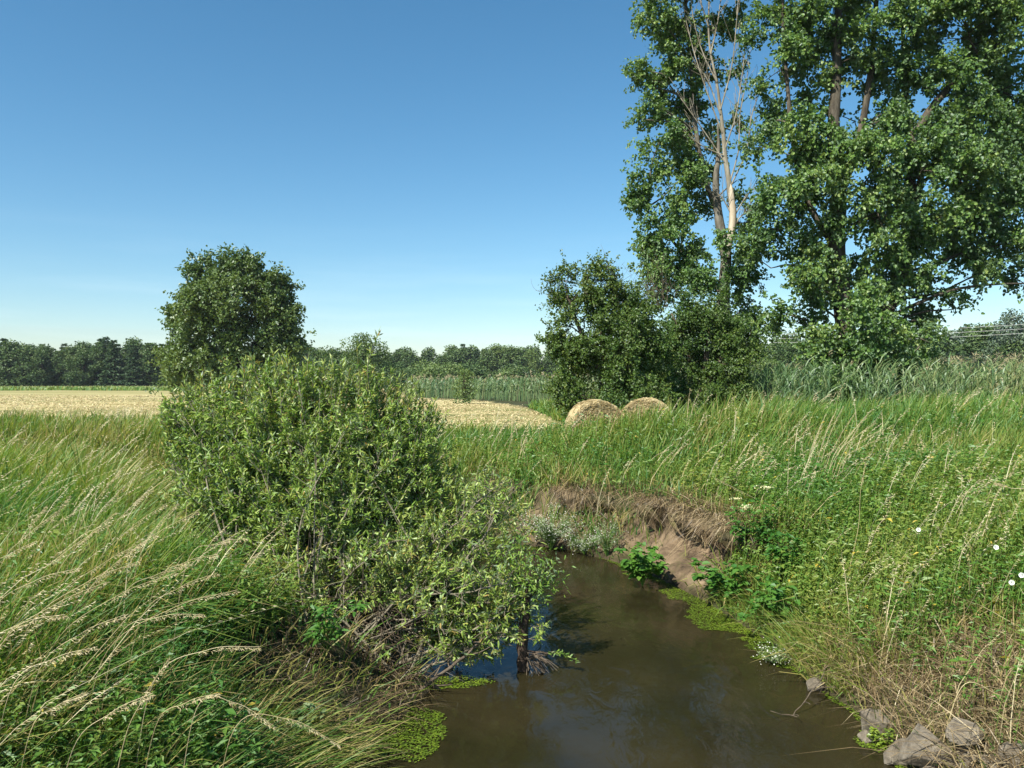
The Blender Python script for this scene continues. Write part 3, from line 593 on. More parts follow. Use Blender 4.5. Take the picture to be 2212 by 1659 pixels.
for p in ([(1560, 290), (1530, 210), (1500, 120), (1480, 40), (1468, -30)], [(1548, 180), (1515, 110), (1495, 30), (1490, -40)], [(1556, 240), (1580, 150), (1590, 60), (1596, -20)],
          [(1564, 330), (1590, 250), (1602, 170), (1612, 90)], [(1575, 400), (1595, 330), (1598, 250), (1612, 180), (1620, 110)], [(1570, 360), (1530, 300), (1495, 250), (1470, 215)], [(1576, 410), (1612, 330), (1622, 260), (1640, 200)],
          [(1580, 480), (1610, 430), (1640, 400)], [(1566, 340), (1520, 320), (1480, 290)], [(1556, 250), (1530, 180), (1510, 150)], [(1582, 470), (1560, 430), (1545, 420)], [(1583, 500), (1600, 470), (1625, 455)], [(1535, 120), (1550, 50), (1560, -30)], [(1530, 60), (1512, 0), (1505, -50)]):
    dead(p, 9, .032)
add_tube(mstrip, td[2:8] + [0.015, -.03, 0], np.array([.08, .125, .135, .128, .11, .05]), 10, rough=.06, seed=6)
lob = [(1372, 400, 28, 30), (1385, 455, 42, 40), (1420, 500, 55, 40), (1395, 540, 35, 25), (1470, 545, 65, 45), (1440, 600, 60, 40), (1400, 575, 30, 22), (1510, 610, 65, 40), (1595, 590, 45, 35), (1610, 530, 40, 40), (1625, 470, 35, 40, .8, .8), (1490, 460, 55, 50, .5), (1455, 390, 55, 38),
       (1425, 360, 40, 26), (1500, 370, 45, 40, 1), (1440, 300, 55, 34), (1395, 310, 25, 20), (1490, 290, 45, 40, 1), (1425, 240, 48, 30), (1395, 255, 22, 15), (1475, 215, 50, 40, 1), (1415, 165, 45, 30), (1385, 160, 22, 18), (1460, 120, 60, 45, .5), (1420, 60, 50, 38), (1385, 75, 25, 20), (1480, 40, 60, 50, .8),
       (1530, 110, 45, 55, 1.2), (1535, 210, 40, 60, 1.2), (1570, 30, 45, 50, 1.2), (1600, 130, 22, 50, 1, .6), (1605, 260, 22, 40, 1, .45), (1605, 380, 30, 40, 1, .6), (1545, 340, 35, 50, 1.2, .8), (1580, 680, 45, 40), (1480, 680, 50, 35), (1440, 650, 35, 25), (1620, 660, 25, 40, 0, .6), (1600, 720, 35, 35),
       (1440, -50, 80, 60), (1530, -60, 70, 60), (1470, -170, 80, 80), (1480, -290, 60, 70), (1545, 560, 30, 60, -.6, .5), (1540, 700, 40, 30, -.5)]
foliage(ml, mw, lob, D0, [t1, t3, t4], r, .48, 350, .110, .098, 'round', dens=1.15, rad0=.020, droop=.5)
tree = thing('poplar_tree', 'slender poplar with bare dead top and a pale barkless strip on its trunk', 'tree', base)
local(mw, base).build('trunk', M['greybark'], tree, True)
dd_ = local(mdead, base).build('dead_limb', M['greywood'], tree, True); dd_['label'] = 'bare dead top with pale leafless branches'
local(mstrip, base).build('bare_wood', M['deadwood'], tree, True); local(ml, base).build('crown', M['poplar'], tree)

# --- the two thorn bushes behind the bales
def bush(name, label, lob, D0, stems, seed, mat, cr=.42, per=430, L=.090, Wd=.065, dens=1.0, twigs=None, kind='diamond', droop=.1, tmid=.5):
    r = rs(seed); bx = W(stems[0][0][0], 830, D0)[0]; base = np.array([bx, D0, ground_at(bx, D0) - .05]); mw, ml = MB(), MB(); tr = []
    for i, s in enumerate(stems):
        q = np.vstack([[base + [r.randn() * .25, r.randn() * .25, 0]], T(s, D0, 12)]); tr.append(q); add_tube(mw, q, np.linspace(.13, .03, len(q)), 7, rough=.08, seed=i)
    foliage(ml, mw, lob, D0, tr, r, cr, per, L, Wd, kind, dens=dens, rad0=.016, droop=droop, tmid=tmid, zmin=base[2] + .4)
    if twigs:
        for px, py, rx, ry, n in twigs:
            for _ in range(n):
                a = W(px + r.randn() * rx * .4, py + ry, D0); b = W(px + r.randn() * rx, py - ry * r.rand(), D0) + [0, r.randn() * .6, 0]; mdp = (a + b) / 2 + r.randn(3) * .15
                add_tube(mw, smooth_path([a, mdp, b], 7), np.linspace(.009, .004, 7), 4)
                for _k in range(4):
                    v = r.randn(3) * .25 + [0, 0, .25]; s0 = mdp + (b - mdp) * r.rand(); add_tube(mw, smooth_path([s0, s0 + v * .6, s0 + v * 1.4 + r.randn(3) * .08], 4), np.linspace(.005, .003, 4), 3)
    o = thing(name, label, 'bush', base); local(mw, base).build('stems', M['twig'], o, True); local(ml, base).build('crown', mat, o); return o
bush('thorn_bush', 'tall rounded dark green thorn bush just behind the two hay bales',
     [(1270, 615, 40, 30, 0, .6), (1325, 615, 45, 30, 0, .6), (1245, 670, 45, 40, 0, .8), (1310, 665, 65, 40), (1370, 680, 40, 40, 0, .9), (1250, 735, 58, 42), (1325, 735, 75, 50, -.4), (1395, 750, 50, 48), (1262, 800, 55, 40), (1340, 810, 75, 40, -.4), (1405, 815, 50, 40), (1212, 665, 26, 26, 0, .9), (1222, 612, 30, 22, 0, .7), (1205, 730, 25, 35, 0, .7), (1225, 770, 30, 30, 0, .7), (1300, 855, 75, 24, -.5), (1235, 850, 35, 24), (1380, 855, 60, 24, -.6), (1215, 820, 25, 30, 0, .8), (1195, 700, 18, 40, 0, .4)],
     26, [[(1310, 820), (1300, 720), (1290, 620)], [(1330, 810), (1350, 720), (1360, 640)], [(1300, 810), (1255, 720), (1225, 640)], [(1330, 820), (1390, 770), (1410, 720)]], 22, M['thorn'], dens=2.3, twigs=[(1330, 620, 35, 30, 10), (1400, 650, 25, 40, 9), (1230, 640, 30, 30, 6)])
bush('thorn_bush', 'lower thorn bush with bare twigs on top around the slender poplar trunk',
     [(1440, 740, 45, 40, 0, .8), (1490, 720, 45, 40), (1540, 700, 55, 42), (1590, 740, 42, 45), (1470, 795, 55, 42), (1550, 795, 65, 48), (1500, 660, 35, 25, 0, .6), (1550, 660, 30, 25, 0, .6), (1440, 850, 50, 25, -.5), (1520, 850, 60, 25, -.4), (1590, 820, 35, 45), (1480, 860, 70, 22, -.7), (1570, 860, 55, 22, -.5)],
     28.2, [[(1500, 810), (1480, 740), (1450, 680)], [(1520, 810), (1530, 740), (1540, 670)], [(1530, 820), (1570, 760), (1590, 720)]], 23, M['thorn'], dens=2.1, twigs=[(1420, 630, 30, 40, 8), (1440, 640, 30, 35, 4)], tmid=.42)

# --- the big round tree in the field
D0 = 75.0; r = rs(24); bx = W(515, 830, D0)[0]; base = np.array([bx, D0, ground_at(bx, D0) - .1]); mw, ml = MB(), MB()
tr = [np.vstack([[base], T(p, D0, 12)]) for p in ([(513, 800), (510, 720), (512, 640), (515, 570)], [(512, 790), (460, 720), (440, 650)], [(514, 790), (570, 720), (590, 630)])]
for q, a in zip(tr, (.5, .3, .3)): add_tube(mw, q, np.linspace(a, .06, len(q)), 8, rough=.06)
lob = [(500, 580, 40, 18), (545, 588, 45, 22), (590, 605, 25, 20), (455, 605, 45, 32), (515, 610, 70, 38), (580, 625, 45, 35), (430, 655, 42, 35), (490, 665, 75, 45, -2), (560, 680, 70, 45, -1), (615, 655, 30, 20), (620, 700, 30, 25), (400, 690, 32, 20), (405, 730, 42, 28), (470, 735, 70, 45, -2), (550, 745, 70, 45, -1),
       (615, 745, 42, 40), (640, 760, 18, 22), (395, 785, 38, 32), (450, 795, 60, 35, -2), (530, 805, 70, 32, -1), (600, 800, 50, 35), (375, 775, 22, 20), (420, 825, 50, 15), (520, 830, 80, 12), (380, 705, 20, 10)]
foliage(ml, mw, lob, D0, tr, r, 1.15, 430, .30, .25, 'diamond', dens=1.45, rad0=.03, droop=.2)
tree = thing('round_tree', 'big rounded dark green tree standing alone in the hay field', 'tree', base)
local(mw, base).build('trunk', M['darkbark'], tree, True); local(ml, base).build('crown', M['maple'], tree)

# --- woods far off: every tree a thing of its own, cut from a few patterns
def pattern(kind, seed, H, Rr, n, L):
    """an unplaced tree H metres tall: trunk mesh and crown mesh about its foot"""
    r = rs(seed); mw, ml = MB(), MB(); add_tube(mw, smooth_path([[0, 0, -.3], [r.randn() * .15, r.randn() * .15, H * .4], [r.randn() * .3, r.randn() * .3, H * .9]], 8), np.linspace(.018 * H, .02, 8), 6)
    if kind == 'conifer':
        t = r.rand(n) ** 1.5; tiers = np.round(t * 13) / 13 + r.randn(n) * .012; a = r.rand(n) * 2 * PI
        rad = Rr * (1 - tiers * .96) * (.35 + .65 * r.rand(n) ** .5) * (1 + .25 * np.sin(a * 3 + tiers * 40))
        P = np.stack([np.cos(a) * rad, np.sin(a) * rad, H * (.06 + .94 * tiers) - rad * .25], 1); out = np.stack([np.cos(a), np.sin(a), 0 * a], 1)
        add_leaves(ml, P, out + r.randn(n, 3) * .4 - [0, 0, .3], out * .4 + r.randn(n, 3) * .4 + [0, 0, .6], L * (.6 + .8 * r.rand(n)), L * .5, np.clip(.45 + r.randn(n) * .18, 0, 1))
    else:
        nl = 26; z0 = .10 if kind != 'shrub' else .04
        for k in range(nl):
            u = (k + .5) / nl; hz = z0 + (1 - z0) * u * .93
            env = math.sin(PI * min(1, (.28 + .72 * u) ** 1.0)) ** .6 if kind != 'shrub' else math.cos(u * PI / 2 * .9) ** .6
            a = k * 2.4 + r.rand(); q = Rr * env * (.35 + .6 * r.rand()); c = np.array([math.cos(a) * q, math.sin(a) * q, H * hz]); rr = Rr * (.30 + .16 * r.rand())
            m_ = n // nl; v = norm(r.randn(m_, 3)); P = c + v * (r.rand(m_, 1) ** .4) * rr * [1, 1, .8]
            if hz > .25: add_tube(mw, smooth_path([[0, 0, H * hz * .5], c * [.5, .5, .85], c], 4), np.linspace(.006 * H, .02, 4), 4)
            add_leaves(ml, P, v * .5 + r.randn(m_, 3) * .6 - [0, 0, .15], v * .5 + r.randn(m_, 3) * .5 + [0, 0, .4], L * (.6 + .8 * r.rand(m_)), L * .7 * (.6 + .8 * r.rand(m_)), np.clip(.45 + r.randn() * .10 + r.randn(m_) * .15, 0, 1))
    return mw.mesh('trunk', M['darkbark'], True), ml
def proto(kind, seed, H, Rr, n, L, mat):
    a, ml = pattern(kind, seed, H, Rr, n, L); return a, ml.mesh('crown', mat)
def plant_tree(name, label, cat, pr, loc, sc, rz, group):
    o = thing(name, label, cat, loc, group); o.scale = sc; o.rotation_euler = (0, 0, rz)
    for nm, me in (('trunk', pr[0]), ('crown', pr[1])):
        c = bpy.data.objects.new(nm, me); COL.objects.link(c); c.parent = o
    return o
CON = [proto('conifer', 30 + i, 13, 2.7, 2600, .62, M['pine']) for i in range(3)]
DEC = [proto('leafy', 40 + i, 13, 3.6, 3000, .58, M['far']) for i in range(4)]
DECL = [proto('leafy', 46 + i, 13, 3.6, 3000, .50, M['farlight']) for i in range(1)]
SHR = [proto('shrub', 50 + i, 5, 3.2, 1800, .42, [M['far'], M['farlight']][i % 2]) for i in range(4)]
GRN = proto('leafy', 56, 13, 3.6, 2600, .45, M['silver'])
r = rs(60)
def px_x(px, d): return (px - 1106) * K * d
# left wood
for row, (d, n, h0) in enumerate(((222, 36, 11.8), (229, 34, 13.0), (238, 30, 13.8))):
    for i in range(n):
        x = px_x(-330 + (i + r.rand() * .8) * 1020 / n, d); dd_ = d + r.randn() * 2; con = r.rand() < .42
        pr = CON[r.randint(3)] if con else DEC[r.randint(4)]; h = (h0 + r.randn() * .75 + (1.2 if con and r.rand() < .3 else 0)) / 13; wv = h * (1.1 + .25 * r.rand()) * (1.12 if con else 1)
        lab = {0: 'in the front row of the distant wood left of the round tree', 1: 'in the middle of the distant wood left of the round tree', 2: 'at the back of the distant wood left of the round tree'}[row]
        plant_tree('conifer_tree' if con else 'woodland_tree', ('pointed conifer ' if con else 'leafy tree ') + lab, 'tree', pr, (x, dd_, 1.3), (wv, wv, h), r.rand() * 6.28, 'trees of the distant wood on the left')
# middle wood
for row, (d, n, h0) in enumerate(((245, 30, 11.8), (256, 30, 13.0), (268, 26, 13.9))):
    for i in range(n):
        px = 640 + (i + r.rand() * .8) * 1000 / n; x = px_x(px, d); h = (h0 + r.randn() * .9 + .8 * math.sin(px * .013)) / 13; wv = h * (1.15 + .3 * r.rand())
        con = r.rand() < .12; pr = CON[r.randint(3)] if con else (DECL[0] if r.rand() < .14 else DEC[r.randint(4)])
        lab = ['front', 'middle', 'back'][row]
        plant_tree('conifer_tree' if con else 'woodland_tree', ('pointed conifer' if con else 'rounded leafy tree') + f' in the {lab} of the wood beyond the distant reed bed', 'tree', pr, (x, d + r.randn() * 2.5, 1.3), (wv, wv, h), r.rand() * 6.28, 'trees of the wood beyond the reeds')
for i in range(26):
    px = 830 + (i + r.rand()) * 620 / 26; d = 165 + r.randn() * 6; h = (4.9 + r.randn() * .7) / 5
    plant_tree('shrub', 'low light green shrub between the distant reeds and the wood', 'shrub', SHR[r.randint(4)], (px_x(px, d), d, 1.3), (h * 1.2, h * 1.2, h), r.rand() * 6.28, 'low shrubs in front of the wood')
# right wood
for row, (d, n, h0) in enumerate(((120, 20, 7.8), (132, 24, 9.5), (148, 24, 11.0))):
    for i in range(n):
        px = 1560 + (i + r.rand() * .8) * 940 / n; x = px_x(px, d); ramp_ = np.interp(px, [1560, 1700, 1950, 2212, 2500], [-1.2, -.6, .4, 1.6, 1.8])
        h = (h0 + ramp_ * .9 + r.randn() * .6) / 13; wv = h * (1.15 + .3 * r.rand()); pr = DECL[0] if r.rand() < .18 else DEC[r.randint(4)]
        plant_tree('woodland_tree', f'leafy tree in the {["front", "middle", "back"][row]} of the wood behind the big poplar and the reeds', 'tree', pr, (x, d + r.randn() * 2, 1.3), (wv, wv, h), r.rand() * 6.28, 'trees of the wood behind the poplars')
for i in range(18):
    px = 1600 + (i + r.rand()) * 800 / 18; d = 100 + r.randn() * 4; h = (3.9 + r.randn() * .5) / 5
    plant_tree('shrub', 'low green shrub at the foot of the wood behind the reed bed and poplars', 'shrub', SHR[r.randint(4)], (px_x(px, d), d, 1.3), (h * 1.1, h * 1.1, h), r.rand() * 6.28, 'shrubs at the foot of the right-hand wood')
plant_tree('grey_tree', 'tall airy grey-green tree rising above the wood beyond the power line', 'tree', GRN, (px_x(2185, 118), 118, 1.3), (.95, .95, 1.0), 0, None)
plant_tree('grey_tree', 'grey-green tree with a hazy crown beside the right trunk of the big poplar', 'tree', GRN, (px_x(2055, 125), 125, 1.3), (.85, .85, .80), 2, None)
plant_tree('round_tree', 'rounded dark tree rising behind the willow bush tips beyond the field', 'tree', proto('leafy', 58, 9.8, 4.6, 5200, .36, M['maple']), (px_x(785, 130), 130, 1.3), (1, 1, 1), 0, None)
plant_tree('round_tree', 'lower dark tree between the big round tree and the willow bush tips', 'tree', proto('leafy', 59, 7.6, 3.9, 4000, .36, M['far']), (px_x(708, 134), 134, 1.3), (1, 1, 1), 0, None)
plant_tree('sapling', 'small yellow-green sapling standing alone in front of the distant reeds', 'sapling', proto('shrub', 61, 3.3, 1.1, 900, .20, M['farlight']), (px_x(1003, 71), 71, 1.3), (1, 1, 1), 0, None)

# ------------------------------------------------------------------ willow
r = rs(70); wb = np.array([-1.9, 9.7, .35]); mst, mlv, mbr = MB(), MB(), MB()
def shoot(p0, tip, rad, nlat, latl, L, wd, ti, bow=.25, t0=.35, mat_stem=None, sprayup=.5, leafn=16):
    ln = np.linalg.norm(tip - p0); mid_ = p0 * .55 + tip * .45 + np.array([0, 0, bow * ln * .5]) + r.randn(3) * .05 * ln
    q = smooth_path([p0, mid_, tip], 14); add_tube(mst if mat_stem is None else mat_stem, q, np.linspace(rad, .0035, 14), 5)
    dirs = norm(np.gradient(q, axis=0))
    for k in range(nlat):
        u = t0 + (1 - t0) * (k + r.rand()) / nlat; i = min(12, int(u * 13)); s = q[i] + (q[i + 1] - q[i]) * r.rand()
        v = norm(dirs[i] * .6 + r.randn(3) * .6 + [0, 0, sprayup]); l_ = latl * (.5 + .9 * r.rand()) * (1.1 - .5 * u)
        e = s + v * l_ + np.array([0, 0, .08 * l_]); n_ = leafn
        add_tube(mst, np.stack([s, (s + e) / 2 + r.randn(3) * .01, e]), [.0045, .003, .002], 3)
        tt = .12 + .9 * r.rand(n_); P = s + (e - s) * tt[:, None] + r.randn(n_, 3) * .006
        D = v * .75 + r.randn(n_, 3) * .75; Nn = r.randn(n_, 3) * .6 + [0, 0, .8]
        add_leaves(mlv, P, D, Nn, L * (.65 + .7 * r.rand(n_)), wd * (.75 + .5 * r.rand(n_)), np.clip(ti + r.randn(n_) * .15 + .12 * (tt - .5) + np.where(r.rand(n_) < .012, .4, 0), 0, 1), kind='lance')
def tips(lobes, n):
    a = np.array([l[2] * l[3] for l in lobes], float); pk = r.choice(len(lobes), n, p=a / a.sum()); out_ = []
    for i in pk:
        px, py, rx, ry, d, rd = lobes[i]; u = norm(r.randn(3)) * r.rand() ** .4
        out_.append(W(px + u[0] * rx, py + u[2] * ry, d) + [0, u[1] * rd, 0])
    return out_
upper = [(930, 960, 50, 60, 10.4, .4), (950, 1030, 40, 50, 10.3, .4), (390, 930, 40, 60, 10.6, .4), (400, 1080, 45, 60, 10.2, .4), (430, 900, 75, 75, 10.6, .6), (480, 990, 100, 85, 10.2, .7), (560, 890, 110, 70, 10.6, .8), (660, 860, 110, 60, 10.8, .8), (760, 860, 90, 60, 10.8, .7), (620, 970, 140, 90, 10.2, .9), (760, 960, 130, 80, 10.4, .9), (870, 950, 90, 80, 10.5, .7), (900, 1030, 80, 60, 10.4, .6),
         (500, 1080, 100, 70, 9.8, .6), (600, 1070, 100, 60, 9.9, .6), (790, 1030, 80, 40, 10.3, .5), (850, 880, 40, 40, 10.6, .4), (415, 1010, 50, 90, 10.4, .5)]
for tp in tips(upper, 500):
    p0 = wb + np.array([r.randn() * .45 - .25, r.randn() * .45, abs(r.randn()) * .12]); p0[2] = max(ground_at(p0[0], p0[1]), .05) + .05
    shoot(p0, tp, .008 + .009 * r.rand(), 14, .40, .078, .0165, .42 + .18 * r.rand(), bow=.10, t0=.40, leafn=30)
# long straight shoots that break the outline
for px, py, d in [(818, 722, 10.4), (770, 752, 10.5), (700, 775, 10.8), (735, 800, 10.5), (620, 765, 10.9), (560, 790, 10.9), (540, 770, 11.0), (505, 800, 10.9), (455, 805, 11.0), (420, 830, 11.0), (400, 820, 11.1), (640, 790, 10.6), (845, 800, 10.6), (590, 760, 10.7), (360, 880, 11), (870, 810, 10.5), (900, 850, 10.6), (380, 850, 10.9), (480, 780, 11), (668, 800, 10.7)] + [(q, np.interp(q, [350, 420, 480, 560, 640, 720, 800, 870, 950], [890, 840, 812, 795, 795, 805, 820, 835, 900]) + 60 * r.rand() - 30, 10.3 + .8 * r.rand()) for q in 350 + 600 * r.rand(150)]:
    tp = W(px, py, d); p0 = W(px + (660 - px) * .14 + r.randn() * 12, py + 150, d + .1)
    q = smooth_path([p0, (p0 + tp) / 2 + r.randn(3) * .05, tp], 8); add_tube(mst, q, np.linspace(.009, .003, 8), 4)
    n_ = 60; tt = .1 + .92 * r.rand(n_); i = np.minimum(6, (tt * 7).astype(int)); P = q[i] + (q[i + 1] - q[i]) * r.rand(n_, 1)
    v = norm(q[-1] - q[0]); add_leaves(mlv, P, v * .9 + r.randn(n_, 3) * .5, r.randn(n_, 3), .09 * (.7 + .6 * r.rand(n_)), .018, np.clip(.5 + .25 * tt + r.randn(n_) * .15, 0, 1), kind='lance')
lower = [(980, 1080, 70, 45, 10.2, .4), (1040, 1060, 60, 50, 10.6, .4), (1090, 1110, 50, 60, 10.6, .4), (1120, 1080, 30, 40, 10.9, .3), (910, 1180, 70, 35, 9.6, .4), (1000, 1150, 70, 45, 9.8, .4), (760, 1215, 70, 28, 9.1, .3), (880, 1240, 80, 30, 9.1, .35), (970, 1240, 70, 40, 9.2, .35),
         (1130, 1170, 40, 60, 10.2, .3), (1130, 1290, 45, 60, 9.4, .3), (1150, 1340, 35, 40, 9.3, .3), (1075, 1420, 50, 30, 9.1, .3), (500, 1230, 60, 50, 9.4, .3), (600, 1250, 50, 40, 9.1, .3), (440, 1120, 50, 60, 9.9, .4), (560, 1320, 60, 40, 8.9, .3), (730, 1400, 30, 30, 8.8, .2), (960, 1370, 40, 25, 8.9, .3), (1150, 1260, 45, 50, 9.7, .3), (1100, 1330, 60, 55, 9.4, .35), (1140, 1370, 40, 40, 9.3, .3), (560, 1180, 60, 50, 9.3, .35), (1060, 1400, 70, 40, 9.1, .3), (1010, 1330, 50, 40, 9.2, .3), (1075, 1210, 60, 50, 9.8, .3)]
for tp in tips(lower, 185):
    p0 = wb + np.array([.25 + r.randn() * .3, -.35 + r.randn() * .3, 0]); p0[2] = max(ground_at(p0[0], p0[1]), .03) + .08
    shoot(p0, tp, .008 + .009 * r.rand(), 11, .30, .076, .0155, .55 + .18 * r.rand(), bow=.16, t0=.42, leafn=20)
# bare arching branches that show pale against the dark
for pts, ra in (([(770, 1330, 9.4), (850, 1300, 9.2), (960, 1262, 9.1), (1030, 1180, 9.3), (1075, 1110, 9.6)], .024), ([(740, 1370, 9.3), (900, 1290, 9.0), (1000, 1285, 8.9), (1100, 1260, 9.0)], .018), ([(780, 1290, 9.2), (930, 1180, 9.5), (1060, 1060, 9.9)], .02), ([(700, 1330, 9.2), (760, 1240, 8.9), (830, 1180, 8.8)], .014),
                ([(800, 1340, 9.2), (870, 1340, 8.9), (920, 1330, 8.7), (965, 1375, 8.6)], .012), ([(820, 1450, 9.0), (960, 1400, 8.9), (1040, 1350, 8.9), (1110, 1300, 9.1)], .02), ([(860, 1480, 8.9), (980, 1420, 8.8), (1080, 1380, 8.9)], .016)):
    q = smooth_path([W(*p) for p in pts], 16, .012, int(ra * 1e4)); add_tube(mbr, q, np.linspace(ra, ra * .35, 16), 7, rough=.1)
    for i in range(5, 16):
        for _ in range(2):
            v = norm(r.randn(3) * .7 + [.2, 0, .55]); shoot(q[i], q[i] + v * (.15 + .22 * r.rand()), .005, 2, .12, .075, .018, .6, t0=.3, leafn=9)
# tangle of dead twigs low in the bush
for _ in range(240):
    a = wb + np.array([np.clip(r.randn(), -1.5, 1.0) * .6, np.clip(r.randn(), -1.2, 1.2) * .5 - .2, .1 + .5 * r.rand()]); v = norm(r.randn(3) + [.4, -.2, .1]); l_ = .3 + .9 * r.rand()
    add_tube(mbr, smooth_path([a, a + v * l_ * .5 + r.randn(3) * .06, a + v * l_ + [0, 0, -.1 * l_]], 5), np.linspace(.006, .003, 5), 4, mat=1)
# stools at the base
for _ in range(16):
    a = wb + np.array([r.randn() * .5, r.randn() * .45, -.2]); b = a + np.array([r.randn() * .4 + .1, r.randn() * .3, .5 + .4 * r.rand()]); add_tube(mbr, smooth_path([a, (a + b) / 2 + r.randn(3) * .08, b], 7), np.linspace(.035, .012, 7), 7, rough=.1, mat=1)
wil = thing('willow_bush', 'large bushy willow leaning over the stream from the left bank', 'bush', wb)
local(mst, wb).build('shoots', M['willowbark'], wil); local(mbr, wb).build('branches', [M['willowbark'], M['twig_dark']], wil, True); local(mlv, wb).build('foliage', M['willow'], wil)

# stem standing in the water, with flood debris
base = W(1132, 1478, 9.15); base[2] = -.15; mw, ml, md = MB(), MB(), MB()
q = smooth_path([base, base + [-.01, 0, .25], base + [-.02, .02, .55], base + [.03, .05, .85], base + [-.05, .1, 1.1]], 14, .008, 3); add_tube(mw, q, np.linspace(.075, .045, 14), 9, rough=.16, seed=9)
for v in ([.25, 0, .35], [-.2, .05, .4], [.1, -.1, .45], [-.1, .1, .5], [.3, .1, .2]):
    p = q[-3] + np.array(v) * .3; e = q[-3] + np.array(v) * 1.3; add_tube(mw, smooth_path([q[-4], p, e], 6), np.linspace(.02, .006, 6), 5)
    for s in np.linspace(.3, 1, 7):
        n_ = 26; P = q[-3] + np.array(v) * 1.3 * s + r.randn(n_, 3) * .09
        add_leaves(ml, P, r.randn(n_, 3) + [.3, 0, -.2], r.randn(n_, 3) * .6 + [0, 0, .8], .07 * (.7 + .6 * r.rand(n_)), .017, np.clip(.4 + r.randn(n_) * .15, 0, 1), kind='lance')
tw = smooth_path([base + [0, 0, .38], base + [.2, -.05, .36], base + [.42, -.08, .37], base + [.60, -.1, .27]], 8); add_tube(mw, tw, np.linspace(.01, .004, 8), 5)
n_ = 70; tt = .45 + .55 * r.rand(n_); i = np.minimum(6, (tt * 7).astype(int)); P = tw[i] + (tw[i + 1] - tw[i]) * r.rand(n_, 1); add_leaves(ml, P, r.randn(n_, 3) * .6 + [.8, 0, -.1], r.randn(n_, 3) * .5 + [0, 0, .8], .06, .014, np.clip(.45 + r.randn(n_) * .15, 0, 1), kind='lance')
for _ in range(60):
    a = base + np.array([.03 + abs(r.randn()) * .08, -.04 + r.randn() * .03, .30 + r.randn() * .04]); v = norm(np.array([.9, -.2, -.35]) + r.randn(3) * .45); add_tube(md, smooth_path([a, a + v * .08, a + v * .2 + [0, 0, -.05]], 4), [.006, .005, .004, .003], 4)
sn = thing('snag', 'dark broken willow stem standing in the water with trailing flood debris', 'snag', base)
local(mw, base).build('stem', M['wetwood'], sn, True); local(ml, base).build('leaves', M['willow'], sn); local(md, base).build('debris', M['twig'], sn)

def dead_branch(label, pts, ra, seed):
    r = rs(seed); P = [W(*p) for p in pts]; base = P[0].copy(); mw = MB(); q = smooth_path(P, 14, .012, seed); add_tube(mw, q, np.linspace(ra, ra * .4, 14), 8, rough=.14, seed=seed)
    for i in range(3, 13, 2):
        v = norm(r.randn(3) * .7 + [.4, -.2, .1]); l_ = .12 + .22 * r.rand(); add_tube(mw, smooth_path([q[i], q[i] + v * l_ * .5, q[i] + v * l_ + r.randn(3) * .03], 5), np.linspace(ra * .4, .004, 5), 5)
    o = local(mw, base).build('dead_branch', M['twig'], None, True); o.location = tuple(base); tag(o, label, 'branch')
dead_branch('thick brown dead branch lying low across the willow base to the water', [(745, 1415, 9.3), (830, 1448, 8.9), (905, 1472, 8.6), (945, 1490, 8.5)], .030, 5)
dead_branch('dead branch rising from the waterline under the willow towards the snag', [(880, 1515, 8.45), (960, 1455, 8.6), (1030, 1395, 8.8), (1085, 1350, 8.9)], .022, 6)
dead_branch('short crooked driftwood on the muddy edge above the algae patch', [(800, 1580, 7.75), (850, 1545, 7.9), (905, 1500, 8.2)], .020, 7)
dead_branch('thin bent dead stem hanging into the stream from the right bank', [(1790, 1440, 8.6), (1760, 1490, 8.1), (1715, 1545, 7.9), (1665, 1538, 7.8)], .007, 8)

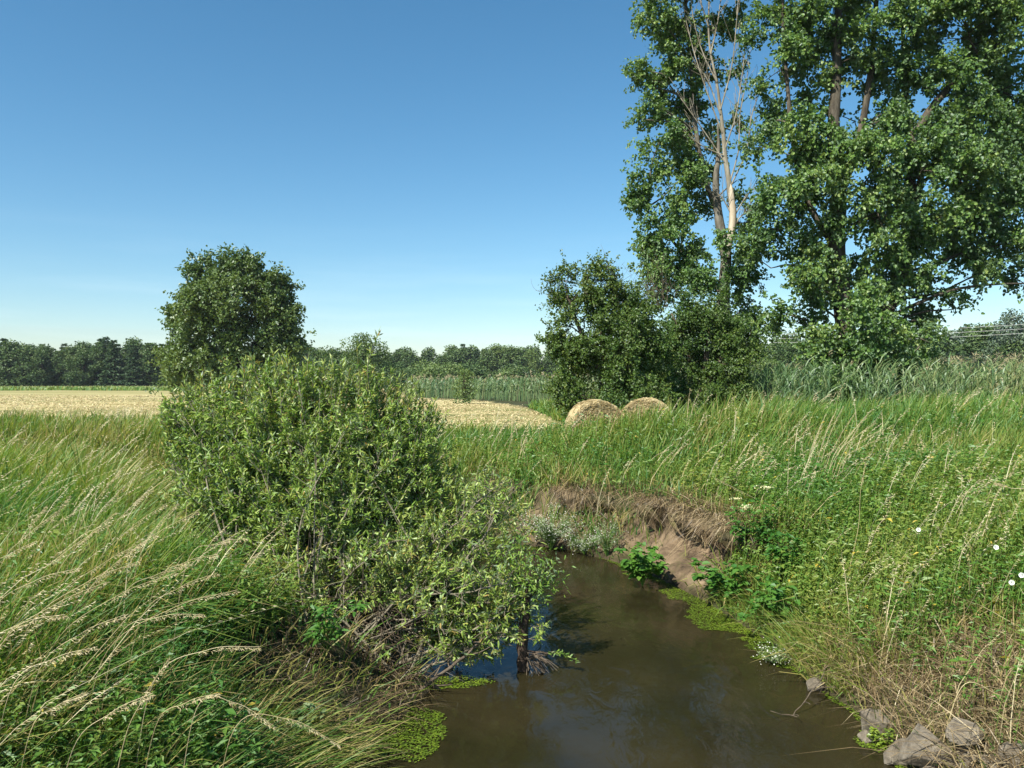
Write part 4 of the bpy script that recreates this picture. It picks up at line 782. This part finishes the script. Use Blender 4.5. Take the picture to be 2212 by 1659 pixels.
# ------------------------------------------------------------------ hay bales
def bale(label, loc, rz, Rr=.74, wdt=1.22, seed=0):
    r = rs(seed); o = thing('hay_bale', label, 'bale', loc, 'round hay bales'); o.rotation_euler = (0, 0, rz); na, nb = 72, 13
    a = np.linspace(0, 2 * PI, na, endpoint=False); yb = np.linspace(-wdt / 2, wdt / 2, nb); mb = MB()
    rr = Rr * (1 + .016 * r.randn(nb, na) + .012 * np.sin(a * 5 + 1)) * np.where((np.arange(nb) == 0) | (np.arange(nb) == nb - 1), .965, 1)[:, None]; rr *= 1 - .03 * (np.sin(a) < -.8)
    V = np.stack([np.cos(a)[None] * rr, np.repeat(yb[:, None], na, 1), Rr + np.sin(a)[None] * rr], -1)
    i, j = np.meshgrid(np.arange(nb - 1), np.arange(na), indexing='ij'); j2 = (j + 1) % na
    mb.add(V.reshape(-1, 3), np.stack([i * na + j, (i + 1) * na + j, (i + 1) * na + j2, i * na + j2], -1).reshape(-1, 4), .5)
    n = 2600; aa = r.rand(n) * 2 * PI; P = np.stack([np.cos(aa) * Rr * 1.0, (r.rand(n) - .5) * wdt, Rr + np.sin(aa) * Rr * 1.0], 1); tg = np.stack([-np.sin(aa), r.randn(n) * .25, np.cos(aa)], 1)
    add_leaves(mb, P, tg + r.randn(n, 3) * .12, np.stack([np.cos(aa), 0 * aa, np.sin(aa)], 1), .12, .012, np.clip(.6 + r.randn(n) * .2, 0, 1), kind='diamond', fold=.5)
    mb.build('wrap', M['hay'], o)
    for sgn in (-1, 1):
        mb = MB(); rings = np.array([.02, .12, .24, .36, .48, .60, .72, .82, .90, .97]); q = rings[:, None] * Rr * (1 + .012 * r.randn(len(rings), na)) * np.where(rings < .9, 1, .985)[:, None]
        V = np.stack([np.cos(a)[None] * q, sgn * (wdt / 2 - .01 + .03 * (1 - rings[:, None] ** 3) + .014 * r.randn(len(rings), na)), Rr + np.sin(a)[None] * q], -1)
        i, j = np.meshgrid(np.arange(len(rings) - 1), np.arange(na), indexing='ij'); j2 = (j + 1) % na
        F = np.stack([i * na + j, i * na + j2, (i + 1) * na + j2, (i + 1) * na + j], -1).reshape(-1, 4); mb.add(V.reshape(-1, 3), F if sgn > 0 else F[:, ::-1], np.clip(.6 + .25 * r.randn(len(rings) * na), 0, 1))
        n = 4200; aa = r.rand(n) * 2 * PI; rd = Rr * .97 * np.sqrt(r.rand(n)); P = np.stack([np.cos(aa) * rd, np.full(n, sgn * (wdt / 2 + .02)) + r.randn(n) * .012, Rr + np.sin(aa) * rd], 1)
        add_leaves(mb, P, np.stack([-np.sin(aa), r.randn(n) * .25, np.cos(aa)], 1) + r.randn(n, 3) * .3, np.tile([0, sgn, 0], (n, 1)) + r.randn(n, 3) * .3, .10 * (.5 + r.rand(n)), .012 + .01 * r.rand(n), np.clip(.65 + r.randn(n) * .28, 0, 1), fold=.4)
        mb.build('end_face', M['hay'], o)
    return o
for label, px, d, rz, s in (('round hay bale nearest the tall thorn bush, left of the near pair', 1286, 21.9, R(4), 1), ('round hay bale on the right of the near pair, its side catching the sun', 1396, 22.3, R(-14), 2),
                            ('small distant hay bale half hidden by willow tips, left of the far pair', 803, 66, R(70), 3), ('small distant hay bale beside the willow tips, right of the far pair', 843, 69, R(60), 4)):
    x = px_x(px, d); bale(label, (x, d, ground_at(x, d)), rz, seed=s)

# ------------------------------------------------------------------ power line
for k, (z0, lab) in enumerate(((0, 'topmost thin power cable of the three behind the poplars'), (-.55, 'middle thin power cable of the three behind the poplars'), (-1.1, 'lowest thin power cable of the three behind the poplars'))):
    a, b = W(1380, 727, 118), W(2480, 686, 96); q = np.array([a + (b - a) * t + [0, .4 * k, z0 - 1.2 * math.sin(PI * t) * .6] for t in np.linspace(0, 1, 30)])
    mb = MB(); add_tube(mb, q, .015, 5); m_, nt_, o_ = (new_mat('cable_metal') if k == 0 else (m_, nt_, o_))
    if k == 0:
        b_ = nt_.nodes.new('ShaderNodeBsdfPrincipled'); b_.inputs['Base Color'].default_value = (.6, .6, .58, 1); b_.inputs['Roughness'].default_value = .5; nt_.links.new(b_.outputs[0], o_.inputs[0])
    tag(mb.build('power_cable', m_, None, True), lab, 'cable', 'power cables')

# ------------------------------------------------------------------ stones
m, nt, out = new_mat('stone'); N, L = nt.nodes, nt.links
tcn = N.new('ShaderNodeTexCoord'); n1 = N.new('ShaderNodeTexNoise'); n1.inputs['Scale'].default_value = 7; n1.inputs['Detail'].default_value = 9; n1.inputs['Roughness'].default_value = .7; L.new(tcn.outputs['Object'], n1.inputs['Vector'])
c = ramp(nt, [(.25, (.05, .042, .030)), (.45, (.14, .12, .088)), (.62, (.22, .195, .15)), (.8, (.28, .25, .19))], n1.outputs[0])
bs = N.new('ShaderNodeBsdfPrincipled'); bs.inputs['Roughness'].default_value = .85; bs.inputs['Specular IOR Level'].default_value = .3; L.new(c, bs.inputs['Base Color'])
bp = N.new('ShaderNodeBump'); bp.inputs['Strength'].default_value = 1.0; bp.inputs['Distance'].default_value = .06; L.new(n1.outputs[0], bp.inputs['Height']); L.new(bp.outputs[0], bs.inputs['Normal']); L.new(bs.outputs[0], out.inputs[0])
M['stone'] = m
import bmesh
def stone(label, px, py, w, h, z, seed, rz=0.0, dep=.8):
    r = rs(seed); d = (EYE - z) / ((py - 829.5) * K); c = W(px, py, d) - np.array([0, 0, .04]); s = K * d
    bm = bmesh.new(); P = norm(r.randn(17, 3)) * (.85 + .25 * r.rand(17, 1))
    for p in P: bm.verts.new(p)
    res = bmesh.ops.convex_hull(bm, input=bm.verts[:]); bmesh.ops.delete(bm, geom=[v for v in bm.verts if not v.link_faces], context='VERTS')
    bmesh.ops.bevel(bm, geom=bm.edges[:], offset=.10, segments=2, affect='EDGES', clamp_overlap=True)
    bmesh.ops.triangulate(bm, faces=bm.faces[:]); bmesh.ops.subdivide_edges(bm, edges=[e for e in bm.edges if e.calc_length() > .25], cuts=2, use_grid_fill=True)
    for v in bm.verts:
        q = np.array(v.co); k = 1 + .10 * (float(fbm(q[0] * 3 + 9, q[1] * 3 + q[2] * 2.3, 1, seed)) - .5) + .05 * (float(vnoise(q[0] * 9, q[2] * 9 + q[1] * 7, 1, seed)) - .5); v.co = mathutils.Vector(q * k)
    bmesh.ops.scale(bm, verts=bm.verts, vec=(w * s * .55, w * s * dep * .58, h * s * .58))
    me = bpy.data.meshes.new('stone'); bm.to_mesh(me); bm.free(); me.materials.append(M['stone'])
    for p in me.polygons: p.use_smooth = False
    o = bpy.data.objects.new('stone', me); COL.objects.link(o); o.location = tuple(c); o.rotation_euler = (0, R(rz), r.rand() * .5); tag(o, label, 'stone', 'bank stones')
for a in (('pale flat-topped stone at the waterline, upper left of the stone heap', 1885, 1552, 74, 50, .14, 101, 6), ('small grey stone half in the water below the flat-topped one', 1872, 1590, 40, 32, .05, 102, 20), ('largest stone of the heap, a long grey block with a shadowed lower edge', 2010, 1606, 140, 74, .30, 103, -8),
          ('curved stone with a pale wet edge, just left of the largest block', 1944, 1622, 62, 70, .12, 104, 40), ('pale rounded stone below the largest block', 2022, 1652, 84, 56, .15, 105, 5), ('upright rough stone right of the largest block', 2092, 1630, 62, 84, .28, 106, -10),
          ('grey stone among dry stems, right of the upright rough stone', 2138, 1650, 80, 60, .30, 107, 12), ('dark stone under hanging straw in the corner of the heap', 2184, 1630, 90, 76, .45, 108, -15), ('dark brown stone alone at the waterline beneath overhanging dry grass', 1763, 1478, 44, 34, .08, 109, 15),
          ('shaded stone behind the largest block, under the dry straw', 2085, 1575, 90, 50, .50, 110, 0), ('sunlit stone at the heap foot, below the upright rough stone', 2085, 1690, 80, 60, .15, 111, 10), ('grey slab at the outer end of the stone heap', 2215, 1685, 100, 66, .35, 112, 0)):
    stone(*a)

# ------------------------------------------------------------------ plants one can point at
def leafy(name, label, cat, px, py, d, rad, hgt, n, L, Wd, mat, seed, kind='round', flowers=0, fmat=None, tmid=.45, trail=0.0):
    r = rs(seed); c = W(px, py, d); gz_ = max(ground_at(c[0], c[1]), 0); base = np.array([c[0], c[1], gz_]); ms_, ml_, mf_ = MB(), MB(), MB()
    ns = max(6, n // 14); k = n // ns
    for _ in range(ns):
        v = norm(np.array([r.randn() * .75, r.randn() * .75 - .15, .75 + .3 * r.rand()])); l_ = hgt * (.55 + .6 * r.rand()); e = np.array([v[0] * rad, v[1] * rad, l_]) * (.5 + .6 * r.rand())
        q = smooth_path([[0, 0, 0], e * [.35, .35, .65], e, e + np.array([v[0] * trail, -abs(v[1]) * trail, -trail])], 9); add_tube(ms_, q, np.linspace(.006, .0025, 9), 4)
        tt = .3 + .7 * r.rand(k); i = np.minimum(7, (tt * 8).astype(int)); P = q[i] + (q[i + 1] - q[i]) * r.rand(k, 1) + r.randn(k, 3) * .02; aa = r.rand(k) * 2 * PI
        add_leaves(ml_, P, np.stack([np.cos(aa), np.sin(aa), .3 - .6 * r.rand(k)], 1), r.randn(k, 3) * .35 + [0, -.2, 1], L * (.6 + .8 * r.rand(k)), Wd * (.7 + .6 * r.rand(k)), np.clip(tmid + r.randn(k) * .2, 0, 1), kind=kind, fold=.1, curl=.2)
        if flowers:
            P = q[-3] + r.randn(flowers, 3) * [.07, .07, .05]; m_ = flowers
            add_leaves(mf_, P, r.randn(m_, 3) * [1, 1, .3], r.randn(m_, 3) * .3 + [0, -.3, 1], .016, .015, r.rand(m_), kind='round', fold=.05)
    o = thing(name, label, cat, base); ms_.build('stems', M['herb'], o); ml_.build('leaves', mat, o)
    if flowers: mf_.build('flowers', fmat, o)
    return o
leafy('waterside_plant', 'bright green leafy plant at the waterline below the bare earth bank', 'plant', 1388, 1242, 12.9, .50, .55, 420, .12, .09, M['broad'], 120)
leafy('waterside_plant', 'bright leafy plant at the water edge where earth bank meets tall weeds', 'plant', 1565, 1318, 11.5, .46, .6, 380, .105, .08, M['broad'], 121, tmid=.38)
leafy('bramble', 'dark green trailing plant with round leaves hanging down to the water', 'plant', 1672, 1330, 10.3, .42, .75, 330, .085, .075, M['broad'], 122, trail=.25, tmid=.3)
leafy('nettle', 'tall dark nettle at the right end of the bare earth bank', 'plant', 1625, 1225, 11.9, .45, .95, 420, .10, .05, M['broad'], 123, kind='diamond', tmid=.25)
leafy('nettle', 'nettle clump on the slope just right of the hanging round-leaved plant', 'plant', 1700, 1240, 11.2, .5, .9, 380, .10, .05, M['broad'], 124, kind='diamond', tmid=.2)
leafy('white_herb', 'wide pale clump of small white flowers on the far earth bank', 'plant', 1190, 1165, 15.7, .70, .75, 1300, .05, .025, M['sage'], 125, kind='diamond', flowers=9, fmat=M['white'])
leafy('white_herb', 'low white-flowered clump trailing onto the water beside the pale clump', 'plant', 1262, 1188, 15.3, .48, .42, 700, .045, .022, M['sage'], 126, kind='diamond', flowers=9, fmat=M['white'])
leafy('white_herb', 'white-flowered herb with pale leaves on the earth slope below the dry overhang', 'plant', 1310, 1130, 14.9, .40, .6, 420, .045, .022, M['sage'], 127, kind='diamond', flowers=3, fmat=M['white'])
leafy('white_herb', 'small white-flowered plant floating at the right water edge near the dry grass', 'plant', 1672, 1440, 9.3, .25, .22, 200, .04, .02, M['sage'], 128, kind='diamond', flowers=7, fmat=M['white'])
leafy('water_weed', 'yellow-green weed in the water between the small stones', 'plant', 1905, 1605, 7.25, .12, .14, 160, .04, .025, M['algae'], 129, kind='diamond', tmid=.7)
leafy('broad_herb', 'sprawling herb with pointed leaves at the foot of the left bank grass', 'plant', 700, 1490, 7.9, .35, .55, 200, .10, .028, M['broad'], 130, kind='lance', tmid=.3)
leafy('broad_herb', 'pale green herb in the shade at the lower edge of the left bank', 'plant', 610, 1600, 6.6, .35, .4, 260, .06, .045, M['sage'], 131, tmid=.2)

def umbel(name, label, cat, px, py, d, hh, mat, seed, size=.05, kind='round', n=60):
    r = rs(seed); top = W(px, py, d); gz_ = ground_at(top[0], top[1]); base = np.array([top[0] - .05, top[1] + .03, gz_]); t = top - base; ms_, mf_ = MB(), MB()
    add_tube(ms_, smooth_path([[0, 0, 0], t * [.3, .3, .55], t], 8), np.linspace(.005, .003, 8), 4)
    P = t + r.randn(n, 3) * [size, size, size * .25]; add_leaves(mf_, P, r.randn(n, 3) * [1, 1, .2], r.randn(n, 3) * .3 + [0, 0, 1], .022, .02, r.rand(n), kind=kind, fold=.05)
    o = thing(name, label, cat, base, None); ms_.build('stem', M['herb'], o); mf_.build('flower_head', mat, o)
umbel('yarrow', 'cream yarrow head nearest the earth bank, on the bank edge', 'flower', 1614, 1098, 11.4, .9, M['cream'], 140)
umbel('yarrow', 'cream yarrow head standing highest of the three on the right bank', 'flower', 1655, 1055, 11.8, .9, M['cream'], 141)
umbel('yarrow', 'faint small cream yarrow head above the dry overhang', 'flower', 1590, 1080, 12.2, .9, M['cream'], 142, size=.03)
def bindweed(label, px, py, d, seed):
    r = rs(seed); top = W(px, py, d); base = np.array([top[0], top[1] + .04, ground_at(top[0], top[1])]); t = top - base; ms_, mf_ = MB(), MB()
    add_tube(ms_, smooth_path([[0, 0, 0], t * [.3, .3, .55] + r.randn(3) * .04, t], 8), np.linspace(.004, .003, 8), 4)
    a = np.linspace(0, 2 * PI, 16, endpoint=False); ax = norm(np.array([-.4 + r.randn() * .3, -.9, .35])); u = norm(np.cross(ax, [0, 0, 1])); w = np.cross(u, ax)
    V = np.concatenate([t + ax * h + (u * np.cos(a)[:, None] + w * np.sin(a)[:, None]) * rr * (1 + .06 * np.cos(a * 5))[:, None] for h, rr in ((0, .003), (.012, .006), (.024, .014), (.028, .022))]); F = []
    for i in range(3): F += [[i * 16 + j, i * 16 + (j + 1) % 16, (i + 1) * 16 + (j + 1) % 16, (i + 1) * 16 + j] for j in range(16)]
    mf_.add(V, np.array(F), .8); o = thing('bindweed', label, 'flower', base); ms_.build('stem', M['herb'], o); mf_.build('flower', M['white'], o, True)
bindweed('white bindweed trumpet among heart-shaped leaves, uppermost of the group on the slope', 2150, 1186, 7.2, 150)
bindweed('white bindweed flower facing the camera, lowest of the group on the slope', 2186, 1262, 6.8, 151)
bindweed('white bindweed flower at the outer edge of the group', 2209, 1246, 6.8, 152)
bindweed('lone white bindweed flower further up the weedy slope', 1984, 1148, 8.2, 153)

# bending grass stalks with seed heads
def stalk(label, b, t, d, arch, seed, group, rad=.0024, head=.42, hw=.038):
    r = rs(seed); B = W(b[0], b[1], d); Tp = W(t[0], t[1], d - .15 + .3 * r.rand()); gz_ = ground_at(B[0] - .15, B[1]); base = np.array([B[0] - .18, B[1] + .05, gz_]); ln = np.linalg.norm(Tp - B)
    mid_ = (B * .45 + Tp * .55) + np.array([-.02, 0, arch * ln]); q = smooth_path([base, B, mid_, Tp], 26) - base; ms_, mh = MB(), MB(); ti = .45 + .35 * r.rand()
    add_tube(ms_, q, np.linspace(rad, rad * .4, 26), 4, tint=ti)
    n = 75; u = 1 - head * r.rand(n) ** 1.2; f = u * 25; i = np.minimum(24, f.astype(int)); P = q[i] + (q[i + 1] - q[i]) * (f - i)[:, None]; dv = norm(q[-1] - q[-6]); sp = hw * (.3 + .7 * (1 - (u - 1 + head) / head))
    P = P + r.randn(n, 3) * sp[:, None] * .16 + [0, 0, -.008]; add_leaves(mh, P, dv * .8 + r.randn(n, 3) * .45 - [0, 0, .55], r.randn(n, 3), .018 + .012 * r.rand(n), .0045, np.clip(.6 + r.randn(n) * .2, 0, 1), fold=.3)
    o = thing('grass_stalk', label, 'grass stalk', base, group); ms_.build('stem', M['straw'], o); mh.build('seed_head', M['straw'], o)
lab = 'pale seeding grass stalk bending over to the right on the left bank'
for i, (b, t, d, ar) in enumerate([((154, 1207), (327, 999), 6.6, .05), ((177, 1296), (430, 1104), 6.0, .05), ((224, 1422), (513, 1277), 5.0, .08), ((261, 1300), (415, 1221), 5.8, .08), ((400, 1230), (532, 1165), 6.0, .12), ((90, 1180), (150, 1075), 6.4, .03), ((40, 1190), (100, 1095), 6.6, .02),
        ((100, 1320), (340, 1160), 5.6, .05), ((60, 1360), (300, 1215), 5.2, .06), ((0, 1400), (230, 1260), 4.9, .06), ((120, 1390), (380, 1240), 5.2, .06), ((30, 1300), (240, 1130), 5.8, .04), ((-20, 1330), (170, 1230), 5.2, .08), ((-40, 1420), (140, 1330), 4.6, .10), ((200, 1240), (360, 1090), 6.2, .06),
        ((170, 1150), (260, 1020), 7.2, .03), ((230, 1170), (330, 1060), 7.0, .05), ((40, 1120), (130, 1000), 7.4, .02), ((300, 1350), (470, 1240), 5.4, .08), ((330, 1280), (470, 1200), 5.7, .10), ((-30, 1250), (80, 1170), 5.6, .05), ((120, 1250), (250, 1110), 6.2, .04), ((80, 1460), (270, 1330), 4.6, .08), ((20, 1500), (210, 1400), 4.3, .10),
        ((300, 1210), (385, 1090), 6.8, .05), ((150, 1340), (300, 1180), 5.6, .05), ((0, 1230), (120, 1110), 6.0, .04), ((250, 1390), (440, 1330), 5.1, .10)]): stalk(lab, b, t, d, ar, 200 + i, 'bending grass stalks on the left bank')
lab = 'pale grass stalk drooping over the dark hollow at the left bank foot'
for i, (b, t, d, ar) in enumerate([((261, 1632), (364, 1426), 4.2, .03), ((420, 1545), (590, 1570), 4.7, .22), ((500, 1590), (732, 1612), 4.7, .20), ((150, 1640), (330, 1500), 4.0, .08), ((330, 1590), (470, 1500), 4.5, .10), ((60, 1600), (180, 1500), 4.0, .10), ((330, 1480), (560, 1400), 4.9, .12)]): stalk(lab, b, t, d, ar, 240 + i, 'drooping stalks at the left bank foot', .0026, .40, .04)
lab = 'thin pale stalk in the leaning tuft of seeding grass on the right meadow'
for i, (b, t, d, ar) in enumerate([((1790, 995), (1848, 893), 13.6, .02), ((1800, 990), (1870, 905), 13.5, .02), ((1770, 985), (1800, 900), 13.8, .01), ((1780, 980), (1822, 880), 14, .02), ((1810, 985), (1892, 915), 13.4, .03), ((1755, 980), (1785, 895), 14, .01), ((1830, 985), (1905, 930), 13.3, .04), ((1765, 1000), (1808, 885), 13.8, .01), ((1795, 1010), (1880, 890), 13.4, .03), ((1820, 1000), (1915, 945), 13.2, .05), ((1745, 1000), (1775, 920), 13.6, .02), ((1805, 1020), (1858, 920), 13.2, .02)]): stalk(lab, b, t, d, ar, 260 + i, 'leaning tuft on the right meadow', .004, .5, .05)
for lab, b, t, d, ar in (('single tall pale stalk upright in the weeds on the right slope', (1853, 1150), (1870, 1000), 10, .0), ('long bare straw lying across the dry grass above the stones', (2080, 1485), (2230, 1535), 6.6, .06), ('straw leaning out from the top of the eroded bank', (1735, 1130), (1545, 1035), 12.2, .0), ('pale plumed stalk leaning in from the right over the weeds', (2230, 1080), (2150, 1045), 9, .05)):
    stalk(lab, b, t, d, ar, int(b[0]), None, .004, .25, .02)

# ------------------------------------------------------------------ summer air: far woods pale a little towards blue
mb = MB(); hx0, hx1, hy0, hy1, hz0, hz1 = -1600., 1600., -80., 3100., -2., 26.
V = [(hx0, hy0, hz0), (hx1, hy0, hz0), (hx1, hy1, hz0), (hx0, hy1, hz0), (hx0, hy0, hz1), (hx1, hy0, hz1), (hx1, hy1, hz1), (hx0, hy1, hz1)]
mb.add(V, np.array([(0, 3, 2, 1), (4, 5, 6, 7), (0, 1, 5, 4), (1, 2, 6, 5), (2, 3, 7, 6), (3, 0, 4, 7)]))
m, nt, out = new_mat('haze'); pv = nt.nodes.new('ShaderNodeVolumePrincipled'); pv.inputs['Color'].default_value = (.80, .88, 1, 1); pv.inputs['Density'].default_value = .00011
nt.links.new(pv.outputs[0], out.inputs['Volume']); tag(mb.build('haze', m), kind='stuff')
